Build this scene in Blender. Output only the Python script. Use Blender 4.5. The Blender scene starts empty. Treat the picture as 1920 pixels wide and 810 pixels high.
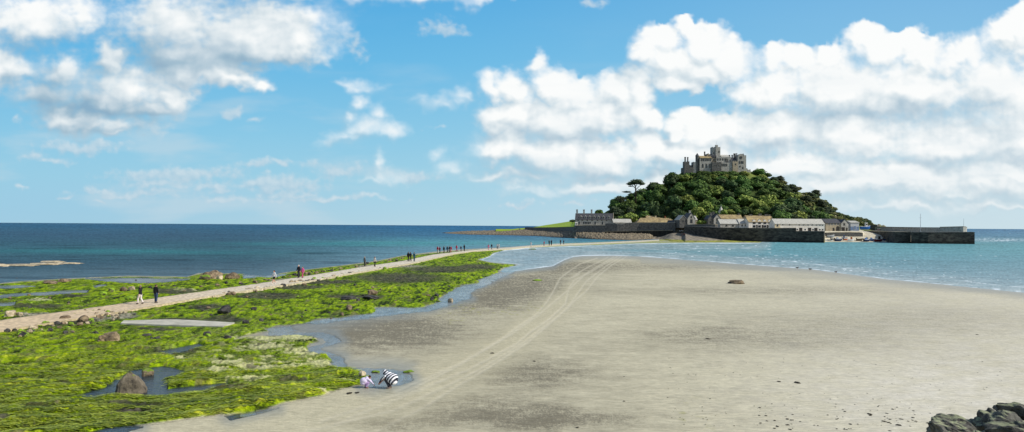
import bpy, bmesh, math, random
import numpy as np
from mathutils import Vector, Matrix, Euler

random.seed(7)
RNG = np.random.default_rng(7)
scene = bpy.context.scene
COL = scene.collection

# ------------------------------------------------------------------ camera
HC = 8.5                       # camera height above the sea
FP = 1387.0                    # focal length in units of the 1920 wide frame
PITCH = math.atan(18 / FP)
ROLL = 12.0 / 1900.0
F_ = np.array([0, math.cos(PITCH), math.sin(PITCH)])
U0 = np.array([0, -math.sin(PITCH), math.cos(PITCH)])
R0 = np.array([1.0, 0, 0])
R_ = R0 * math.cos(ROLL) + U0 * math.sin(ROLL)
U_ = U0 * math.cos(ROLL) - R0 * math.sin(ROLL)
cd = bpy.data.cameras.new("camera")
cd.sensor_width = 36
cd.lens = FP / 1920 * 36
cd.clip_start = 0.1
cd.clip_end = 200000
cam = bpy.data.objects.new("camera", cd)
COL.objects.link(cam)
M = Matrix(((R_[0], U_[0], -F_[0], 0), (R_[1], U_[1], -F_[1], 0), (R_[2], U_[2], -F_[2], HC), (0, 0, 0, 1)))
cam.matrix_world = M
scene.camera = cam

def rays(px, py):
    px = np.asarray(px, float); py = np.asarray(py, float)
    a = px - 960.0; b = py - 405.0
    return (F_[0] * FP + R_[0] * a - U_[0] * b, F_[1] * FP + R_[1] * a - U_[1] * b, F_[2] * FP + R_[2] * a - U_[2] * b)

def on_z(px, py, z):
    """world x, y of the point at height z seen at (px, py) of the frame"""
    dx, dy, dz = rays(px, py)
    t = (z - HC) / np.minimum(dz, -1e-3)
    return dx * t, dy * t

def at_d(px, py, D):
    """world point at distance y = D"""
    dx, dy, dz = rays(px, py)
    t = D / dy
    return Vector((float(dx * t), float(D), float(HC + dz * t)))

def hor(px):
    return 423.0 + (np.asarray(px, float) - 960.0) * ROLL

def z_at(py, px, D):
    return at_d(px, py, D).z

# ------------------------------------------------------------------ noise
_P = RNG.permutation(256); _P = np.concatenate([_P, _P, _P])
_G = np.stack([np.cos(np.arange(256) * 2.399963), np.sin(np.arange(256) * 2.399963)], 1).astype(np.float32)
def pn(x, y, seed=0):
    x = np.asarray(x, np.float32) + np.float32(seed * 17.37); y = np.asarray(y, np.float32) + np.float32(seed * 9.73)
    xi = np.floor(x); yi = np.floor(y); fx = x - xi; fy = y - yi
    xi = xi.astype(np.int64) & 255; yi = yi.astype(np.int64) & 255
    u = fx * fx * fx * (fx * (fx * 6 - 15) + 10); v = fy * fy * fy * (fy * (fy * 6 - 15) + 10)
    def g(ix, iy, ax, ay):
        h = _P[_P[ix & 255] + (iy & 255)]
        return _G[h, 0] * ax + _G[h, 1] * ay
    a = g(xi, yi, fx, fy); b = g(xi + 1, yi, fx - 1, fy); c = g(xi, yi + 1, fx, fy - 1); d = g(xi + 1, yi + 1, fx - 1, fy - 1)
    return (a + (b - a) * u) * (1 - v) + (c + (d - c) * u) * v
def fbm(x, y, o=4, seed=0, gain=.5, lac=2.03):
    s = 0; a = 1; n = 0
    for i in range(o):
        s = s + a * pn(x * lac ** i, y * lac ** i, seed + i * 3.1); n += a; a *= gain
    return s / n * 1.4
def billow(x, y, o=4, seed=0, gain=.5):
    s = 0; a = 1; n = 0
    for i in range(o):
        s = s + a * (1 - 2.6 * np.abs(pn(x * 2.07 ** i, y * 2.07 ** i, seed + i * 3.1))); n += a; a *= gain
    return s / n
def ss(a, b, x):
    t = np.clip((x - a) / (b - a), 0, 1)
    return t * t * (3 - 2 * t)
def inside(px, py, poly):
    r = np.zeros(px.shape, bool); n = len(poly)
    for i in range(n):
        x1, y1 = poly[i]; x2, y2 = poly[(i + 1) % n]
        if y1 == y2: continue
        c = ((y1 > py) != (y2 > py)) & (px < (x2 - x1) * (py - y1) / (y2 - y1) + x1)
        r ^= c
    return r
def segdist(px, py, pts, closed=False):
    d = np.full(px.shape, 1e9, np.float32); n = len(pts)
    for i in range(n if closed else n - 1):
        x1, y1 = pts[i]; x2, y2 = pts[(i + 1) % n]
        vx, vy = x2 - x1, y2 - y1; L = vx * vx + vy * vy + 1e-9
        t = np.clip(((px - x1) * vx + (py - y1) * vy) / L, 0, 1)
        q = (px - x1 - t * vx) ** 2 + (py - y1 - t * vy) ** 2
        d = np.minimum(d, q)
    return np.sqrt(d)
def sd(px, py, poly, pad=40):
    """signed distance (in frame units), positive inside; evaluated near the polygon only"""
    xs = [p[0] for p in poly]; ys = [p[1] for p in poly]
    out = np.full(px.shape, -float(pad), np.float32)
    k = (px > min(xs) - pad) & (px < max(xs) + pad) & (py > min(ys) - pad) & (py < max(ys) + pad)
    if k.any():
        a = px[k]; b = py[k]
        d = segdist(a, b, poly, True)
        out[k] = np.where(inside(a, b, poly), d, -np.minimum(d, pad))
    return out
def lin(r, g, b):
    f = lambda c: (c / 255) / 12.92 if c <= 10 else ((c / 255 + .055) / 1.055) ** 2.4
    return np.array([f(r), f(g), f(b)], np.float32)
def mixc(c, d, t):
    t = np.asarray(t)[..., None]
    return c * (1 - t) + d * t

# ------------------------------------------------------------------ objects
def tag(o, label=None, cat=None, group=None, kind=None):
    if label: o["label"] = label
    if cat: o["category"] = cat
    if group: o["group"] = group
    if kind: o["kind"] = kind
    return o
def empty(name, loc=(0, 0, 0), rz=0.0, label=None, cat=None, group=None):
    o = bpy.data.objects.new(name, None); COL.objects.link(o)
    o.location = loc; o.rotation_euler = (0, 0, rz)
    return tag(o, label, cat, group)
def link(name, me, mat=None, parent=None):
    o = bpy.data.objects.new(name, me); COL.objects.link(o)
    if mat is not None and not me.materials: me.materials.append(mat)
    if parent is not None: o.parent = parent
    return o
def grid_mesh(name, X, Y, Z, mask=None, smooth=True, attrs=None, cols=None):
    h, w = X.shape
    idx = np.arange(h * w).reshape(h, w)
    a = idx[:-1, :-1].ravel(); b = idx[:-1, 1:].ravel(); c = idx[1:, 1:].ravel(); d = idx[1:, :-1].ravel()
    f = np.stack([a, d, c, b], 1)
    co = np.stack([X.ravel(), Y.ravel(), Z.ravel()], 1).astype(np.float32)
    if mask is not None:
        mk = mask.ravel()
        keep = mk[a] | mk[b] | mk[c] | mk[d]
        f = f[keep]
        used = np.unique(f); remap = np.full(h * w, -1, np.int64); remap[used] = np.arange(len(used))
        f = remap[f]; co = co[used]
    else:
        used = None
    me = bpy.data.meshes.new(name)
    me.vertices.add(len(co)); me.vertices.foreach_set("co", co.ravel())
    me.loops.add(f.size); me.loops.foreach_set("vertex_index", f.ravel().astype(np.int32))
    me.polygons.add(len(f)); me.polygons.foreach_set("loop_start", np.arange(0, f.size, 4, dtype=np.int32))
    if smooth: me.polygons.foreach_set("use_smooth", np.ones(len(f), bool))
    for k, v in (attrs or {}).items():
        at = me.attributes.new(k, 'FLOAT', 'POINT'); vv = v.ravel() if used is None else v.ravel()[used]
        at.data.foreach_set("value", vv.astype(np.float32))
    for k, v in (cols or {}).items():
        at = me.attributes.new(k, 'FLOAT_COLOR', 'POINT'); vv = v.reshape(-1, 3)
        if used is not None: vv = vv[used]
        at.data.foreach_set("color", np.concatenate([vv, np.ones((len(vv), 1))], 1).astype(np.float32).ravel())
    me.update(calc_edges=True)
    me.validate()
    return me

class MB:
    """collects shapes and links them as one mesh object"""
    def __init__(s): s.v = []; s.f = []
    def add(s, v, f):
        n = len(s.v); s.v += [tuple(p) for p in v]; s.f += [tuple(i + n for i in q) for q in f]; return s
    def box(s, x0, x1, y0, y1, z0, z1):
        return s.add([(x0, y0, z0), (x1, y0, z0), (x1, y1, z0), (x0, y1, z0), (x0, y0, z1), (x1, y0, z1), (x1, y1, z1), (x0, y1, z1)],
                     [(0, 3, 2, 1), (4, 5, 6, 7), (0, 1, 5, 4), (1, 2, 6, 5), (2, 3, 7, 6), (3, 0, 4, 7)])
    def prism(s, poly, z0, z1):
        n = len(poly)
        z1s = z1 if hasattr(z1, '__len__') else [z1] * n
        z0s = z0 if hasattr(z0, '__len__') else [z0] * n
        v = [(p[0], p[1], z0s[i]) for i, p in enumerate(poly)] + [(p[0], p[1], z1s[i]) for i, p in enumerate(poly)]
        f = [tuple(range(n - 1, -1, -1)), tuple(range(n, 2 * n))] + [(i, (i + 1) % n, (i + 1) % n + n, i + n) for i in range(n)]
        return s.add(v, f)
    def prism_y(s, poly, y0, y1):
        """poly of (x, z) swept along y"""
        n = len(poly)
        v = [(p[0], y0, p[1]) for p in poly] + [(p[0], y1, p[1]) for p in poly]
        return s.add(v, [tuple(range(n)), tuple(range(2 * n - 1, n - 1, -1))] + [(i, i + n, (i + 1) % n + n, (i + 1) % n) for i in range(n)])
    def prism_x(s, poly, x0, x1):
        """poly of (y, z) swept along x"""
        n = len(poly)
        v = [(x0, p[0], p[1]) for p in poly] + [(x1, p[0], p[1]) for p in poly]
        return s.add(v, [tuple(range(n)), tuple(range(2 * n - 1, n - 1, -1))] + [(i, i + n, (i + 1) % n + n, (i + 1) % n) for i in range(n)])
    def cyl(s, x, y, z0, z1, r0, r1=None, n=10):
        r1 = r0 if r1 is None else r1
        v = [(x + r0 * math.cos(6.2832 * i / n), y + r0 * math.sin(6.2832 * i / n), z0) for i in range(n)] + \
            [(x + r1 * math.cos(6.2832 * i / n), y + r1 * math.sin(6.2832 * i / n), z1) for i in range(n)]
        return s.add(v, [tuple(range(n - 1, -1, -1)), tuple(range(n, 2 * n))] + [(i, (i + 1) % n, (i + 1) % n + n, i + n) for i in range(n)])
    def tube(s, pts, rads, n=8):
        pts = [Vector(p) for p in pts]; m = len(pts); v = []; f = []
        for i in range(m):
            d = (pts[min(i + 1, m - 1)] - pts[max(i - 1, 0)]).normalized()
            a = d.cross(Vector((0.13, 0.97, 0.2)));
            if a.length < .1: a = d.cross(Vector((1, 0, 0)))
            a.normalize(); b = d.cross(a)
            for k in range(n):
                t = 6.2832 * k / n
                v.append(pts[i] + (a * math.cos(t) + b * math.sin(t)) * rads[i])
        for i in range(m - 1):
            for k in range(n): f.append((i * n + k, i * n + (k + 1) % n, (i + 1) * n + (k + 1) % n, (i + 1) * n + k))
        f.append(tuple(range(n - 1, -1, -1))); f.append(tuple((m - 1) * n + k for k in range(n)))
        return s.add(v, f)
    def ell(s, c, r, seg=14, rings=9):
        v = []; f = []
        for i in range(1, rings):
            a = math.pi * i / rings
            for k in range(seg):
                t = 6.2832 * k / seg
                v.append((c[0] + r[0] * math.sin(a) * math.cos(t), c[1] + r[1] * math.sin(a) * math.sin(t), c[2] - r[2] * math.cos(a)))
        for i in range(rings - 2):
            for k in range(seg): f.append((i * seg + k, i * seg + (k + 1) % seg, (i + 1) * seg + (k + 1) % seg, (i + 1) * seg + k))
        b = len(v); v.append((c[0], c[1], c[2] - r[2])); v.append((c[0], c[1], c[2] + r[2]))
        for k in range(seg):
            f.append((b, (k + 1) % seg, k)); f.append((b + 1, (rings - 2) * seg + k, (rings - 2) * seg + (k + 1) % seg))
        return s.add(v, f)
    def mesh(s, name, smooth=False):
        me = bpy.data.meshes.new(name); me.from_pydata(s.v, [], s.f); me.update()
        if smooth: me.polygons.foreach_set("use_smooth", np.ones(len(me.polygons), bool))
        return me
    def build(s, name, mat=None, parent=None, smooth=False):
        return link(name, s.mesh(name, smooth), mat, parent)
def copy_tree(o, parent=None):
    c = o.copy(); COL.objects.link(c); c.parent = parent
    for ch in list(o.children): copy_tree(ch, c)
    return c

# ------------------------------------------------------------------ materials
def newmat(name):
    m = bpy.data.materials.new(name); m.use_nodes = True
    nt = m.node_tree; nt.nodes.clear()
    return m, nt, nt.nodes, nt.links
def ndn(nt, t, **kw):
    n = nt.nodes.new(t)
    for k, v in kw.items():
        if k in n.inputs.keys(): n.inputs[k].default_value = v
        else: setattr(n, k, v)
    return n
def surf(name, base, dark=None, scale=1.0, rough=.85, bump=.3, bscale=None, detail=6, rnd=0.0, spec=.3, lo=.35, hi=.65, stretch=(1, 1, 1), coat=0):
    """stone, render, slate ...: two tones mixed by noise, with bump"""
    m, nt, N, L = newmat(name)
    out = ndn(nt, 'ShaderNodeOutputMaterial'); p = ndn(nt, 'ShaderNodeBsdfPrincipled')
    p.inputs['Roughness'].default_value = rough; p.inputs['Specular IOR Level'].default_value = spec
    tc = ndn(nt, 'ShaderNodeTexCoord'); mp = ndn(nt, 'ShaderNodeMapping'); mp.inputs['Scale'].default_value = stretch
    L.new(tc.outputs['Object'], mp.inputs['Vector'])
    n = ndn(nt, 'ShaderNodeTexNoise'); n.inputs['Scale'].default_value = scale; n.inputs['Detail'].default_value = detail; n.inputs['Roughness'].default_value = .65
    L.new(mp.outputs[0], n.inputs['Vector'])
    r = ndn(nt, 'ShaderNodeMapRange'); r.inputs[1].default_value = lo; r.inputs[2].default_value = hi
    L.new(n.outputs['Fac'], r.inputs[0])
    mx = ndn(nt, 'ShaderNodeMix', data_type='RGBA')
    dark = [c * .45 for c in base] if dark is None else dark
    mx.inputs[6].default_value = (*dark, 1); mx.inputs[7].default_value = (*base, 1)
    L.new(r.outputs[0], mx.inputs[0])
    src = mx.outputs[2]
    if rnd > 0:
        oi = ndn(nt, 'ShaderNodeObjectInfo'); hs = ndn(nt, 'ShaderNodeHueSaturation')
        mr = ndn(nt, 'ShaderNodeMapRange'); mr.inputs[3].default_value = 1 - rnd; mr.inputs[4].default_value = 1 + rnd
        L.new(oi.outputs['Random'], mr.inputs[0]); L.new(mr.outputs[0], hs.inputs['Value']); L.new(src, hs.inputs['Color']); src = hs.outputs[0]
    L.new(src, p.inputs['Base Color'])
    if bump:
        b = ndn(nt, 'ShaderNodeBump'); b.inputs['Strength'].default_value = bump; b.inputs['Distance'].default_value = .1
        n2 = ndn(nt, 'ShaderNodeTexNoise'); n2.inputs['Scale'].default_value = bscale or scale * 3; n2.inputs['Detail'].default_value = 5
        L.new(mp.outputs[0], n2.inputs['Vector']); L.new(n2.outputs['Fac'], b.inputs['Height']); L.new(b.outputs[0], p.inputs['Normal'])
    L.new(p.outputs[0], out.inputs[0])
    return m
# ------------------------------------------------------------------ light
SUN_AZ = math.radians(106)       # clockwise from the view direction (+Y)
SUN_EL = math.radians(40)
w = bpy.data.worlds.new("World"); scene.world = w; w.use_nodes = True
nt = w.node_tree; bg = nt.nodes['Background']
st = nt.nodes.new('ShaderNodeTexSky'); st.sky_type = 'NISHITA'; st.sun_disc = False
st.sun_elevation = SUN_EL; st.sun_rotation = SUN_AZ
nt.links.new(st.outputs[0], bg.inputs[0]); bg.inputs[1].default_value = 0.14
sl = bpy.data.lights.new("sun", 'SUN'); sl.energy = 3.9; sl.angle = math.radians(.5); sl.color = (1, .95, .86)
so = bpy.data.objects.new("sun", sl); COL.objects.link(so)
sdir = Vector((math.sin(SUN_AZ) * math.cos(SUN_EL), math.cos(SUN_AZ) * math.cos(SUN_EL), math.sin(SUN_EL)))
so.rotation_euler = sdir.to_track_quat('Z', 'Y').to_euler()
so.location = (60, -10, 80)
scene.view_settings.view_transform = 'Standard'; scene.view_settings.look = 'None'
scene.view_settings.exposure = 0; scene.view_settings.gamma = 1
scene.cycles.max_bounces = 5; scene.cycles.diffuse_bounces = 2; scene.cycles.glossy_bounces = 2
scene.cycles.use_denoising = True

# ------------------------------------------------------------------ sky dome with clouds
def build_sky():
    xs = np.arange(-900, 2822, 2.0); ys = np.arange(-420, 441, 2.0)
    PX, PY = np.meshgrid(xs, ys)
    h = (hor(PX) - PY)                       # angle above the horizon
    t = np.clip(h / 430.0, 0, 1.6)
    stops = [(0, (178, 211, 225)), (.08, (170, 210, 228)), (.2, (158, 208, 229)), (.4, (138, 200, 230)), (.7, (108, 186, 229)), (1.0, (86, 172, 225)), (1.6, (48, 128, 200))]
    C = np.zeros(PX.shape + (3,), np.float32)
    for k in range(3):
        C[..., k] = np.interp(t, [s[0] for s in stops], [lin(*s[1])[k] for s in stops])
    # paler, hazier to the right and along the horizon
    haze = ss(600, 1900, PX) * (0.25 + .65 * (1 - ss(0, 300, h)))
    C = mixc(C, lin(212, 228, 234), haze * .8)
    left = (1 - ss(0, 900, PX)) * (1 - ss(0, 180, h)) * .5
    C = mixc(C, lin(140, 196, 226), left)

    def field(blobs, wx, wy):
        D = np.full(PX.shape, -1.5, np.float32)
        for (cx, cy, rx, ry, *s) in blobs:
            s = s[0] if s else 1.0
            if cx < 640 and s > .75: rx *= 1.16; ry *= 1.14
            k = (np.abs(PX - cx) < rx * 2.6) & (np.abs(PY - cy) < ry * 3.2)
            if not k.any(): continue
            dx = (PX[k] + wx[k] - cx) / rx; dy = (PY[k] + wy[k] - cy); dy = np.where(dy > 0, dy / (ry * .78), dy / ry)
            v = s * (1 - np.sqrt(dx * dx + dy * dy)) - (1 - s) * .25
            D[k] = np.where(v > D[k], v, D[k]) + .22 * np.clip(1 - np.abs(v - D[k]) / .5, 0, 1) * .4
        return D
    n1 = fbm(PX / 90, PY / 70, 3, 1); n2 = fbm(PX / 90, PY / 70, 3, 5)
    wx = n1 * 34 + fbm(PX / 26, PY / 24, 3, 8) * 12; wy = n2 * 26 + fbm(PX / 26, PY / 24, 3, 11) * 10
    cum = [  # bright cumulus: x, y, rx, ry
        (70, 40, 120, 55), (150, 30, 50, 50), (15, 128, 62, 42), (110, 138, 42, 36), (203, 112, 34, 34), (240, 165, 95, 55), (310, 185, 62, 38), (190, 190, 70, 30), (-90, 60, 120, 70), (-60, 140, 90, 50), (330,100,60,45),
        (330, 40, 125, 75), (460, 75, 130, 62), (560, 85, 75, 42), (590, 45, 55, 40, .8), (520, 30, 90, 40, .8), (640, 50, 45, 55, .55),
        (430, 148, 62, 26), (485, 162, 30, 17), (350, 140, 60, 40), (380, 115, 80, 35),
        (190, 235, 120, 32, .8), (125, 225, 45, 26), (215, 250, 30, 10, .8),
        (800, -8, 160, 25), (900, 2, 55, 16), (700, -10, 80, 25), (480, -30, 250, 35),
        (672, 160, 52, 20, .7), (668, 190, 26, 20), (652, 222, 18, 20), (690, 245, 60, 32), (735, 248, 48, 26), (655, 262, 75, 22, .8), (700, 215, 25, 22),
        (860, 180, 34, 20, .8), (828, 196, 38, 18, .65), (800, 190, 30, 12, .5),
        (722, 308, 20, 22, .8), (745, 330, 40, 16, .8), (700, 342, 40, 10, .7), (715, 335, 25, 22, .8),
        (703, 374, 34, 6, .8), (815, 290, 26, 20, .8), (850, 318, 60, 20, .8), (905, 335, 70, 14, .8), (965, 352, 50, 12, .7),
        (920, 158, 26, 32), (960, 170, 45, 42), (1012, 120, 24, 30), (1040, 160, 50, 36), (1085, 178, 45, 30), (1150, 175, 50, 36), (1190, 165, 45, 42),
        (950, 225, 60, 45), (1040, 225, 90, 55), (1130, 225, 80, 55), (1200, 210, 45, 55), (1225, 235, 28, 22), (930, 285, 75, 40), (1030, 295, 100, 48), (1130, 305, 90, 45), (1210, 290, 60, 40), (1000, 335, 80, 20, .8), (1170, 345, 70, 18, .8),
        (1235, 82, 44, 42), (1288, 58, 28, 28), (1330, 88, 66, 45), (1372, 115, 46, 46), (1250, 130, 65, 45), (1310, 140, 75, 35), (1275, 160, 60, 20), (1215, 110, 30, 35),
        (1450, 115, 44, 40), (1500, 115, 50, 38), (1555, 112, 45, 38), (1620, 82, 42, 40), (1660, 100, 60, 40), (1705, 82, 42, 36), (1745, 105, 40, 34), (1820, 100, 44, 42), (1790, 118, 36, 26), (1880, 68, 46, 42), (1920, 60, 60, 55), (2000, 60, 120, 60),
        (1450, 170, 90, 60), (1580, 170, 130, 70), (1720, 180, 140, 75), (1860, 160, 120, 80), (1990, 180, 160, 90),
        (1300, 228, 42, 30), (1275, 245, 40, 26), (1350, 250, 80, 40), (1450, 250, 120, 55), (1600, 260, 170, 60), (1780, 270, 180, 70), (1950, 270, 180, 70), (1320, 290, 130, 40), (1250, 300, 70, 30), (1480, 320, 180, 34), (1700, 335, 200, 30), (1900, 330, 160, 36), (1530, 350, 120, 18, .8), (1800, 365, 180, 14, .7),
        (95, 185, 80, 42), (150, 215, 80, 30), (280, 205, 60, 26), (1650, 350, 330, 34), (1250, 345, 120, 26), (1880, 350, 260, 40), (1420, 362, 200, 24), (1720, 385, 300, 16, .85), (1120, 352, 120, 20), (1000, 360, 80, 14, .8), (1900, 392, 200, 14, .9),
        (2300, 150, 250, 120), (2600, 250, 200, 80), (-400, 200, 250, 80), (-650, 60, 200, 90), (300, -200, 300, 70), (1100, -220, 260, 60), (1800, -180, 260, 70)]
    faint = [(330, 330, 170, 22, .75), (520, 345, 130, 20, .75), (640, 320, 60, 20, .7), (250, 365, 160, 10, .7), (600, 372, 200, 10, .7), (90, 300, 80, 12, .6), (150, 275, 90, 16, .7), (840, 55, 55, 30, .6), (1110, 5, 30, 14, .6), (430, 214, 22, 16, .7), (470, 228, 40, 12, .55), (280, 240, 40, 12, .6), (820, 240, 20, 8, .6), (670, 85, 30, 50, .5),
             (180, 280, 60, 14, .5), (480, 308, 70, 14, .65), (535, 306, 26, 12, .7), (400, 356, 40, 10, .8), (480, 346, 36, 10, .8), (540, 362, 60, 9, .75), (300, 350, 90, 14, .65), (350, 330, 60, 14, .6), (560, 345, 40, 12, .7), (420, 375, 150, 8, .6), (590,305,40,12,.5),
             (118, 374, 26, 6, .8), (196, 360, 26, 8, .8), (180, 378, 14, 5, .6), (40, 352, 30, 6, .6), (1080, 380, 50, 8, .6), (975, 380, 50, 8, .6), (20, 230, 30, 10, .5), (780, 330, 60, 16, .7), (1120, 360, 80, 12, .7)]
    D = field(cum, wx, wy)
    bil = billow(PX / 42, PY / 36, 5, 3); bil2 = fbm(PX / 14, PY / 12, 4, 21)
    sz = .55 + .45 * ss(0, 120, h)
    Ds = D + .16 * fbm(PX / 60, PY / 50, 3, 23)
    wisp = fbm(PX / 38 + PY / 90, PY / 13, 4, 61)
    D = D + .26 * (bil - .42) * sz + .12 * bil2 + .13 * wisp * (1.2 - ss(600, 1300, PX))
    wid = .36 + .46 * ss(-.3, .9, fbm(PX / 120, PY / 120, 2, 31) + .3) + .20 * (1 - ss(150, 600, PX)) + .25 * ss(.0, .5, (PY - 250) / 200.)
    Dn = np.roll(D, -7, 0); top_ = ss(.0, .5, Dn - D) * ss(900, 1150, PX) * ss(40, 140, h)
    wid = wid * (1 - .72 * top_)
    small = ss(560, 640, PX) * (1 - ss(880, 930, PX))
    A = ss(-.12, 1, D / (wid * (1 + .9 * small))) * (1 - .14 * small)
    # self shading: how much cloud lies between here and the sun (up and to the right)
    def shift(F, sx, sy):
        i = int(round(sx / 2)); j = int(round(sy / 2))
        return np.roll(np.roll(F, -i, 1), j, 0)
    Dc = np.clip(D, -.15, .9); Dl = np.clip(Ds, -.15, 1.1)
    lit = .75 * (Dc - shift(Dc, 6, 6)) + 1.0 * (Dl - shift(Dl, 12, 16)) + .8 * (Dl - shift(Dl, 30, 40)) + .5 * (Dl - shift(Dl, 50, 80))
    shade = .82 + .29 * np.clip(-lit, -1, 1) * -1.0 + .05 * fbm(PX / 70, PY / 30, 4, 25)
    relief = billow(PX / 64, PY / 50, 4, 71); shade += .16 * (relief - shift(relief, 10, 14)) * (.5 + .5 * ss(600, 1100, PX))
    grey = [(1720, 205, 140, 34, .26), (1490, 250, 100, 20, .20), (1850, 250, 130, 24, .20), (1290, 150, 80, 14, .14), (1560, 215, 120, 20, .2), (1840, 300, 160, 16, .16), (1420, 275, 90, 14, .16),
            (100, 175, 70, 40, .5), (170, 200, 110, 16, .5), (300, 120, 140, 24, .3), (330, 90, 160, 26, .2), (480, 115, 120, 12, .26), (60, 80, 90, 16, .22), (260, 215, 90, 12, .25), (180, 250, 100, 14, .25), (60, 150, 70, 10, .14), (700, 270, 80, 9, .14), (1100, 330, 180, 16, .2), (940, 315, 60, 12, .25), (1050, 260, 120, 14, .12), (1000, 340, 90, 10, .15), (400, 20, 100, 14, .08), (1250, 320, 70, 10, .1), (1500, 330, 120, 9, .07), (1850, 345, 100, 9, .08)]
    for (cx, cy, rx, ry, s) in grey:
        shade -= s * np.exp(-((PX + wx - cx) / rx) ** 2 - ((PY + wy - cy) / ry) ** 2)
    shade += .11 * ss(900, 1500, PX) * ss(40, 160, h) - .09 * (1 - ss(300, 900, PX))
    shade = np.clip(shade, 0, 1.02)
    cc = np.zeros(PX.shape + (3,), np.float32)
    sv = [0, .3, .55, .75, .92, 1.02]; sc = [(140, 172, 196), (163, 190, 207), (194, 211, 222), (221, 231, 236), (243, 247, 248), (253, 254, 253)]
    for k in range(3): cc[..., k] = np.interp(shade, sv, [lin(*c)[k] for c in sc])
    fade = (1 - ss(0, 150, h)) * .55                       # distance haze toward the horizon
    cc = mixc(cc, np.broadcast_to(lin(198, 217, 226), cc.shape), fade)
    A = A * (0.25 + .75 * ss(15, 110 - 60 * ss(950, 1300, PX), h)) * .985
    C = mixc(C, cc, A)
    Df = field(faint, wx * 1.2, wy * .8) + .34 * (bil - .42) + .25 * bil2
    Af = ss(0, 1, Df / .55) * (1 - A)
    fs = np.clip(.5 + .5 * (Df - shift(Df, 6, 8)) + .25 * bil2, 0, 1)
    fc = mixc(np.broadcast_to(lin(158, 192, 214), C.shape), np.broadcast_to(lin(224, 232, 236), C.shape), fs)
    C = mixc(C, fc, Af * .66)
    # thin veil everywhere
    veil = ss(.05, .6, fbm(PX / 260, PY / 60, 5, 44) + .1) * (1 - ss(110, 420, h)) * (.34 + .2 * (1 - ss(500, 900, PX)))
    C = mixc(C, lin(196, 216, 227), veil)
    dx, dy, dz = rays(PX, PY); Ln = np.sqrt(dx * dx + dy * dy + dz * dz); RR = 26000.0
    me = grid_mesh("sky", dx / Ln * RR, dy / Ln * RR, HC + dz / Ln * RR, cols={"Col": C})
    m, nt, N, L = newmat("sky_and_clouds")
    o = ndn(nt, 'ShaderNodeOutputMaterial'); e = ndn(nt, 'ShaderNodeEmission'); a = ndn(nt, 'ShaderNodeAttribute', attribute_name="Col")
    L.new(a.outputs['Color'], e.inputs[0]); L.new(e.outputs[0], o.inputs[0])
    m.cycles.emission_sampling = 'NONE'
    tag(link("sky", me, m), kind="structure")
build_sky()
# ------------------------------------------------------------------ shoreline and patches (points of the frame, cast on the ground)
LAND = [(-900, 545), (-300, 540), (0, 531), (40, 527), (130, 522), (240, 517), (350, 519), (372, 512), (445, 513), (500, 516), (560, 507), (640, 497.5), (700, 490), (755, 479), (800, 473.5), (845, 468.5), (905, 465.8),
        (955, 463.2), (992, 460.2), (1039, 457), (1117, 454.3), (1180, 451.6), (1240, 449), (1290, 449), (1350, 450), (1430, 453),
        (1425, 454.8), (1300, 455), (1210, 456), (1170, 457), (1117, 459.4), (1060, 461.3), (1039, 462.2), (990, 464.6), (957, 467.2), (947, 469), (925, 475), (917, 481), (897, 487), (925, 492.5), (972, 496.5), (945, 503), (938, 509),
        (957, 510), (1000, 504), (1037, 499), (1060, 487), (1075, 482), (1095, 480), (1150, 479.5), (1200, 481), (1240, 484), (1382, 495), (1524, 505.5), (1665, 524), (1772, 534), (1920, 549), (2300, 590), (3200, 690),
        (3200, 3000), (-900, 3000)]
WEED = [(-900, 560), (0, 532), (40, 528), (130, 523), (240, 518), (350, 520), (380, 512), (440, 513), (500, 517), (560, 508), (640, 498), (700, 491), (755, 480), (812, 474), (905, 467), (947, 466), (947, 469), (925, 475), (917, 481), (897, 487),
        (925, 493), (972, 496), (940, 504), (933, 512), (902, 522), (895, 531), (865, 535), (837, 550), (825, 565), (797, 576), (742, 576), (705, 577), (697, 587), (640, 595), (600, 600), (580, 605), (540, 610), (514, 611), (500, 620), (443, 636), (468, 631), (582, 628), (585, 640),
        (576, 651), (596, 662), (624, 674), (627, 687), (656, 688), (684, 699), (690, 712), (684, 722), (647, 728), (599, 742), (559, 750), (494, 764), (423, 778), (341, 787), (241, 798), (180, 808), (100, 830), (-100, 900), (-900, 1200)]
POOLS = [[(136, 742), (199, 725), (244, 695), (301, 685), (355, 695), (335, 704), (304, 709), (315, 728), (369, 722), (426, 717), (432, 722), (369, 733), (284, 741), (241, 739), (170, 746)],
         [(300, 659), (340, 650), (372, 645), (380, 648), (350, 658), (315, 664)],
         [(-300, 536), (0, 536), (40, 534), (66, 536), (30, 540), (0, 540), (-300, 545)],
         [(-300, 560), (0, 553), (90, 546), (165, 543), (165, 548), (90, 552), (0, 558), (-300, 568)],
         [(160, 523), (240, 521), (357, 523), (310, 528.5), (260, 531), (200, 527)], [(172, 536), (196, 533), (200, 536), (180, 539)],
         [(-300, 572), (0, 568), (28, 567), (28, 572), (0, 575), (-300, 582)], [(455, 521), (520, 519), (545, 513), (500, 515), (455, 516)]]
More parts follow.
